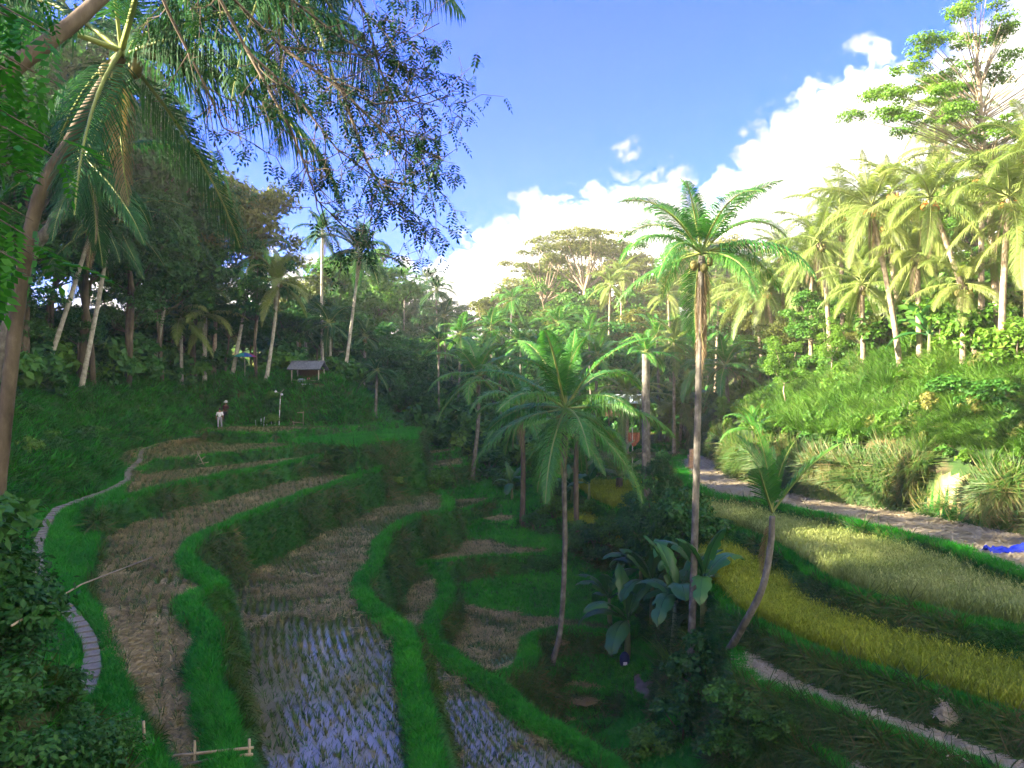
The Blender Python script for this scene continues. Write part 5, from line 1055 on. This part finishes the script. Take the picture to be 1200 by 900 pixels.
# parasol
pp = crest(287, 56, -.6); top_z = max(1.4, D(287, 413, pp.y).z - pp.z)
par = tag(empty('parasol', pp, 2.6), 'rainbow-striped parasol on the crest of the left bank', 'parasol'); part('pole', Geo().add(*tube([(0, 0, -.2), (0, 0, top_z)], .025, 7)), M_pl, par, True)
cols = [(.75, .6, .05), (.08, .4, .12), (.03, .35, .4), (.04, .12, .5), (.45, .06, .3), (.75, .08, .12), (.8, .3, .05), (.1, .45, .3)]
for k in range(8):
    a0, a1 = k * math.pi / 4, (k + 1) * math.pi / 4; V = [(0, 0, top_z)]
    for rr_, zz_ in ((.45, -.09), (.85, -.27), (.98, -.36)):
        for t in (0, .5, 1): a = a0 + (a1 - a0) * t; c = 1 - .05 * math.sin(math.pi * t); V.append((rr_ * math.cos(a) * c, rr_ * math.sin(a) * c, top_z + zz_))
    part('gore', Geo().add(V, [[1, 4, 5, 2], [2, 5, 6, 3], [4, 7, 8, 5], [5, 8, 9, 6]], [[0, 1, 2], [0, 2, 3]]), plain('parasol_cloth', tuple(v * .6 for v in cols[k]), .8), par)
# people on the path
def skin(name, pts, edges, rad, mat, parent, sub=2):
    me = bpy.data.meshes.new(name); me.from_pydata([tuple(p) for p in pts], edges, []); me.materials.append(mat); o = link(name, me, parent); o.modifiers.new('skin', 'SKIN').use_smooth_shade = True
    for k, r_ in enumerate(rad): me.skin_vertices[0].data[k].radius = (r_, r_) if np.isscalar(r_) else r_; me.skin_vertices[0].data[k].use_root = (k == 0)
    s = o.modifiers.new('sub', 'SUBSURF'); s.levels = s.render_levels = sub; return o
M_skin = plain('brown_skin', (.26, .14, .085), .5)
def person(loc, h, rz, label, shirt, trousers, hair, hat=None, pose=0, load=False):
    s = h / 1.7; e = tag(empty('person', loc, rz, (s, s, s)), label, 'person')
    st = .12 if pose else .04
    J = [(0, 0, .95), (0, 0, 1.15), (0, .01, 1.38), (0, 0, 1.5), (0, -.02, 1.62),                      # pelvis chest neck head
         (-.1, 0, .9), (-.11, -st, .5), (-.12, -st * .2, .08), (-.12, -st * .2 - .14, .03), (.1, 0, .9), (.11, st, .5), (.12, st * 1.6, .08), (.12, st * 1.6 - .14, .03),
         (-.19, 0, 1.37), (-.26, .03, 1.1), (-.27, -.08, .86), (-.27, -.12, .78), (.19, 0, 1.37), (.26, -.03, 1.1), (.27, -.14, .9), (.27, -.2, .82)]
    E = [(0, 1), (1, 2), (2, 3), (3, 4), (0, 5), (5, 6), (6, 7), (7, 8), (0, 9), (9, 10), (10, 11), (11, 12), (2, 13), (13, 14), (14, 15), (15, 16), (2, 17), (17, 18), (18, 19), (19, 20)]
    rd = [.11, .11, .10, .05, .085, .08, .055, .038, .03, .08, .055, .038, .03, .055, .04, .028, .03, .055, .04, .028, .03]
    skin('body', J, E, rd, M_skin, e)
    skin('shirt', [J[0], J[1], J[2], J[13], J[14], J[17], J[18]], [(0, 1), (1, 2), (2, 3), (3, 4), (2, 5), (5, 6)], [.145, .14, .13, .075, .06, .075, .06], shirt, e)
    skin('trousers', [(0, 0, .97), J[5], J[6], (J[7][0], J[7][1], .14), J[9], J[10], (J[11][0], J[11][1], .14)], [(0, 1), (1, 2), (2, 3), (0, 4), (4, 5), (5, 6)], [.135, .1, .075, .06, .1, .075, .06], trousers, e)
    part('hair', Geo().add(*ellip((0, .015, 1.665), (.1, .115, .1), 12, 8)), hair, e, True)
    for sx in (-.035, .035): part('eye', Geo().add(*ellip((sx, -.1, 1.63), (.012, .01, .012), 6, 4)), hair, e, True)
    if hat is not None:
        hp_ = Geo(); hp_.add(*ellip((0, 0, 1.72), (.13, .13, .12), 14, 8)); hp_.add(*tube([(0, 0, 1.69), (0, 0, 1.705)], [.24, .22], 16)); part('hat', hp_, hat, e, True)
    if load:
        part('backpack', Geo().add(*ellip((0, .18, 1.25), (.15, .1, .22), 10, 8)), plain('dark_bag', (.05, .04, .06)), e, True)
    return e
M_hair = plain('black_hair', (.015, .012, .012)); M_dark = plain('dark_cloth', (.03, .025, .05), .9)
def standing(px, d): x = D(px, 450, d).x; return Vector((x, d, ground(x, d)))
person(Vector((PATHF[-2][0] + .1, PATHF[-2][1], PATHF[-2][2] + .08)), 1.55, .2, 'person in a white shirt and pale trousers walking down the path', M_white, plain('grey_trousers', (.35, .36, .42)), M_hair, None, 1)
person(Vector((PATHF[-1][0] + .35, PATHF[-1][1] - .8, max(PATHF[-1][2], ground(PATHF[-1][0] + .35, PATHF[-1][1] - .8)) + .06)), 1.72, -.3, 'person in dark clothes and a white hat, behind the one in the white shirt', plain('maroon_cloth', (.1, .03, .035), .9), M_dark, M_hair, M_white, 1, True)
# bird scarer pole
sp = hit(327, 500, 40, 90); ps = tag(empty('bird_scarer', sp), 'thin white pole with small white spinning cups above the top terrace', 'bird scarer'); hz = D(328, 461, sp.y).z - sp.z
for k in range(6): part('pole_section', Geo().add(*tube([(.02 * k, 0, hz * k / 6), (.02 * k + .02, 0, hz * (k + 1) / 6)], .03, 7)), M_white if k % 2 == 0 else M_pl, ps, True)
part('arm', Geo().add(*tube([(-.2, 0, hz + .12), (.1, 0, hz), (.35, .1, hz + .3)], .018, 6)), M_pl, ps, True)
for c in ((-.24, 0, hz + .14), (.22, 0, hz - .08)): part('cup', Geo().add(*ellip(c, (.1, .09, .08), 10, 6)), M_white, ps, True)
for k, px in enumerate([300, 306, 309, 313, 318, 322]):
    q = hit(px, 500, 40, 90); s_ = tag(part('marker_stick', Geo().add(*tube([(0, 0, -.1), (.05 * (k % 3 - 1), 0, .45 + .12 * (k % 3))], .022, 6)), M_white, None, True), 'thin white stick standing at the back of the top terrace', 'stick', 'white sticks behind the top terrace'); s_.location = q
# bamboo A-frames
def poles(name, label, pts_list, rad=.025, cat='bamboo frame', pm=WOOD):
    b = Vector(pts_list[0][0]); e = tag(empty(name, b), label, cat)
    for a in pts_list: part('pole', Geo().add(*tube([Vector(q) - b for q in a], rad, 7)), pm, e, True)
    return e
q = hit(233, 548, 30, 60)
poles('bamboo_tripod', 'crossed bamboo poles leaning by the wall of the second straw terrace', [[q + Vector(a), q + Vector(b)] for a, b in [((-.35, 0, 0), (.1, .1, .75)), ((.3, -.1, 0), (-.15, .1, .72)), ((-.3, .1, .02), (.35, 0, .42)), ((-.1, -.1, 0), (.5, .1, .12))]], .022)
q = hit(350, 500, 40, 80)
poles('bamboo_goal', 'small bamboo goal-like frame on the top terrace', [[q + Vector(a), q + Vector(b)] for a, b in [((-.35, 0, 0), (-.4, 0, .35)), ((.35, 0, 0), (.35, 0, 1.1)), ((-.1, 0, 1.0), (.36, 0, 1.02)), ((-.5, 0, .3), (.4, 0, .2))]], .03)
poles('bamboo_pole', 'long thin bamboo pole slanting over the dark near bank', [[D(14, 733, 9.5), D(95, 685, 15), D(178, 653, 24)]], .015, 'bamboo pole')
rl = [[D(158, 890, 12), D(230, 883, 12), D(297, 876, 12)], [D(215, 897, 11.9), D(255, 888, 11.9), D(296, 884, 11.9)], [D(228, 868, 12), D(228, 915, 12)], [D(168, 845, 12.1), D(172, 915, 12.1)], [D(292, 866, 12), D(293, 915, 12)]]
poles('bamboo_railing', 'low bamboo railing at the bottom edge beside the flooded field', rl, .022, 'railing')
# blue tarpaulin
tq = hit(1182, 652, 15, 50); n_ = 22; uu, vv2 = np.meshgrid(np.linspace(-1, 1, n_), np.linspace(-1, 1, n_))
xx = uu * .85; yy = vv2 * .3; gz = height((tq.x + .15 + xx).ravel(), (tq.y + yy).ravel())[0].reshape(n_, n_) - tq.z
zz = np.maximum(gz, -.15) * .6 + .16 + .13 * np.sin(uu * 4.2 + .5) * np.cos(vv2 * 2.5) + .07 * fbm(uu * 3, vv2 * 3, 1.3, 3, 7) * 2 - .12 * (np.abs(vv2) ** 3)
Vt = np.stack([xx, yy, zz], -1).reshape(-1, 3); ii_ = np.arange(n_ - 1)[:, None] * n_ + np.arange(n_ - 1)[None, :]; Qt = np.stack([ii_, ii_ + 1, ii_ + n_ + 1, ii_ + n_], -1).reshape(-1, 4)
tp_ = tag(link('tarpaulin', mesh_np('tarpaulin', Vt, Qt, None, [M_blue]), None, tq + Vector((.15, 0, .08))), 'crumpled bright blue tarpaulin on the edge of the straw strip', 'tarpaulin'); so = tp_.modifiers.new('th', 'SOLIDIFY'); so.thickness = .015
# straw heap under it and on the lower terrace
def heap(px, py, r_, h_, label, n=260, mat='palestalk'):
    q = hit(px, py); r = np.random.default_rng(int(px)); g = Geo()
    g.add(*ellip((0, 0, 0), (r_ * .8, r_ * .7, h_ * .8), 12, 8, .2, r))
    for _ in range(n):
        a = r.random() * 6.28; u = math.sqrt(r.random()); c = np.array([r_ * u * math.cos(a), r_ * .8 * u * math.sin(a), h_ * (1 - u * u) * .95 + .02]); d = r.normal(size=3); d[2] = abs(d[2]) * .5; d /= np.linalg.norm(d); s_ = np.cross(d, [0, 0, 1.0]); s_ /= np.linalg.norm(s_) + 1e-6; l = .14 + .2 * r.random()
        g.add([c - d * l * .5 - s_ * .008, c - d * l * .5 + s_ * .008, c + d * l * .5 + s_ * .004, c + d * l * .5 - s_ * .004], [[0, 1, 2, 3]])
    o = link('straw_heap', g.mesh('straw_heap', LEAF[mat], False), None, q); tag(o, label, 'straw heap')
heap(1170, 638, .45, .3, 'small straw heap behind the blue tarpaulin'); heap(1113, 862, .35, .3, 'pale straw heap on the lowest bare terrace strip'); heap(1003, 828, .3, .1, 'flat straw heap midway along the bare strip')
heap(685, 828, .7, .15, 'brown straw heap in the small field by the stream', mat='strawlit'); heap(655, 760, .5, .12, 'brown straw heap behind the curved palm foot', mat='strawlit')
# distant odds and ends
q = hit(743, 528, 40, 80); q = standing(743, 58); e = tag(empty('hanging_cloth', q), 'orange-brown cloth hung on a post beyond the straw strip', 'cloth'); zt = D(743, 507, 58).z - q.z
part('post', Geo().add(*tube([(-.1, .05, -.2), (-.1, .05, zt + .4)], .04, 6)), M_pl, e, True)
g = Geo(); V = []; 
for k in range(9):
    u = -1 + k / 4; ww = .42; V += [(u * ww, .06 * math.sin(k * 2.2), zt), (u * ww * .95, .1 * math.sin(k * 2.2 + .6), zt - .55), (u * ww * .6, .08 * math.sin(k * 2), zt - 1.0 + .25 * u * u)]
g.add(V, [[3 * k + a, 3 * k + a + 1, 3 * k + 4 + a, 3 * k + 3 + a] for k in range(8) for a in (0, 1)]); co = part('cloth', g, plain('orange_cloth', (.32, .12, .06), .8, .2, .35), e); so = co.modifiers.new('th', 'SOLIDIFY'); so.thickness = .02
q = standing(876, 58); zt = D(876, 462, 58).z - q.z; e = tag(empty('box_on_post', q), 'small pale orange box on a post at the crest left of the right bank', 'box')
part('post', Geo().add(*tube([(0, 0, -.2), (0, 0, zt)], .04, 6)), M_pl, e, True); part('box', Geo().add(*boxg((0, 0, zt + .25), (.5, .4, .5))).add(*boxg((0, 0, zt + .53), (.6, .5, .06))), plain('peach_paint', (.62, .36, .22)), e)
q = hit(811, 552, 30, 60); e = tag(empty('shrine_pillar', q), 'small stepped terracotta pillar just behind the tall palm trunk', 'pillar')
for k, (w_, z0, z1) in enumerate([(.5, -.1, .28), (.36, .28, .75), (.46, .75, .9), (.26, .9, 1.25)]): part('block', Geo().add(*boxg((-.12 * (k < 1), 0, (z0 + z1) / 2), (w_, w_, z1 - z0 - .004))), plain('terracotta', (.5, .3, .18), .85, .2, .3), e)
q = standing(730, 78); zt = D(730, 474, 78).z - q.z; e = tag(empty('hut', q), 'half hidden far hut with a pale greenish roof in the middle of the valley', 'hut')
part('roof', Geo().add(*boxg((0, -.7, zt + .55), (3.6, 1.9, .1), tilt=(R(24), 0, 0))).add(*boxg((0, .95, zt + .55), (3.6, 1.8, .1), tilt=(-R(24), 0, 0))), plain('pale_sheet_roof', (.42, .5, .5)), e)
part('back_wall', Geo().add(*boxg((0, 1.3, zt - .35), (3.0, .08, 1.7))), M_wd, e)
for sx in (-1.5, 0, 1.5): part('post', Geo().add(*tube([(sx, -1.2, -.3), (sx, -1.2, zt + .3)], .07, 6)), M_wd, e)
q = hit(724, 521, 40, 90); tag(link('tree_stump', Geo().add(*tube([(0, 0, -.1), (0, .02, .3), (.02, 0, .5)], [.42, .36, .33], 12)).mesh('tree_stump', BARKD), None, q), 'brown stump next to the round yellow-green shrub', 'stump')
q = hit(732, 782, 20, 50); e = tag(empty('sack', q), 'dark blue sack with a small white label under the banana plants', 'sack'); part('bag', Geo().add(*ellip((0, 0, .3), (.22, .17, .34), 12, 9, .06, np.random.default_rng(2))), plain('navy_cloth', (.02, .035, .1)), e, True); part('label', Geo().add(*boxg((0, -.18, .2), (.16, .01, .13))), M_white, e)
# dark stream in the gully
st = Geo(); V = []; ys_ = np.linspace(31, 19, 26); xs_ = 7.0 + .25 * np.sin(ys_ * .9) - (30 - ys_) * .03
for x, y in zip(xs_, ys_): z = min(ground(x + o, y) for o in (-.6, -.3, 0, .3, .6)) + .05; V += [(x - .3, y, z), (x + .3, y, z)]
st.add(V, [[2 * k, 2 * k + 1, 2 * k + 3, 2 * k + 2] for k in range(len(ys_) - 1)]); tag(link('stream', st.mesh('stream', WATER)), 'narrow dark stream in the gully', None, None, 'structure')
# labels of the many far trees and palms: told apart by kind, height on the slope and order from the left
ORD = ['first', 'second', 'third', 'fourth', 'fifth', 'sixth', 'seventh', 'eighth', 'ninth', 'tenth', 'eleventh', 'twelfth', 'thirteenth', 'fourteenth', 'fifteenth', 'sixteenth']
byl = {}
for o, key in NUMBERED: byl.setdefault(key, []).append(o)
for (look, place), os_ in byl.items():
    os_.sort(key=lambda o: o.location.x / o.location.y)
    for k, o in enumerate(os_): o['label'] = '%s %s' % (look, place) if len(os_) == 1 else '%s from the left of the %ss %s' % (ORD[min(k, 15)], look, place)

# ------------------------------------------------------------------ the humid air
hz_ = bpy.data.materials.new('air'); hz_.use_nodes = True; nt = hz_.node_tree; nt.nodes.clear(); out = nt.nodes.new('ShaderNodeOutputMaterial'); pv = nt.nodes.new('ShaderNodeVolumePrincipled')
pv.inputs['Color'].default_value = (1, .97, .90, 1); pv.inputs['Density'].default_value = .0006; pv.inputs['Anisotropy'].default_value = .2; nt.links.new(pv.outputs[0], out.inputs['Volume'])
hb = Geo().add(*boxg((0, 0, (HZ0 + HZ1) / 2), (HZR * 2, HZR * 2, HZ1 - HZ0))); hb_o = tag(link('haze', hb.mesh('haze', hz_, False)), 'pale humid air filling the valley', None, None, 'stuff')
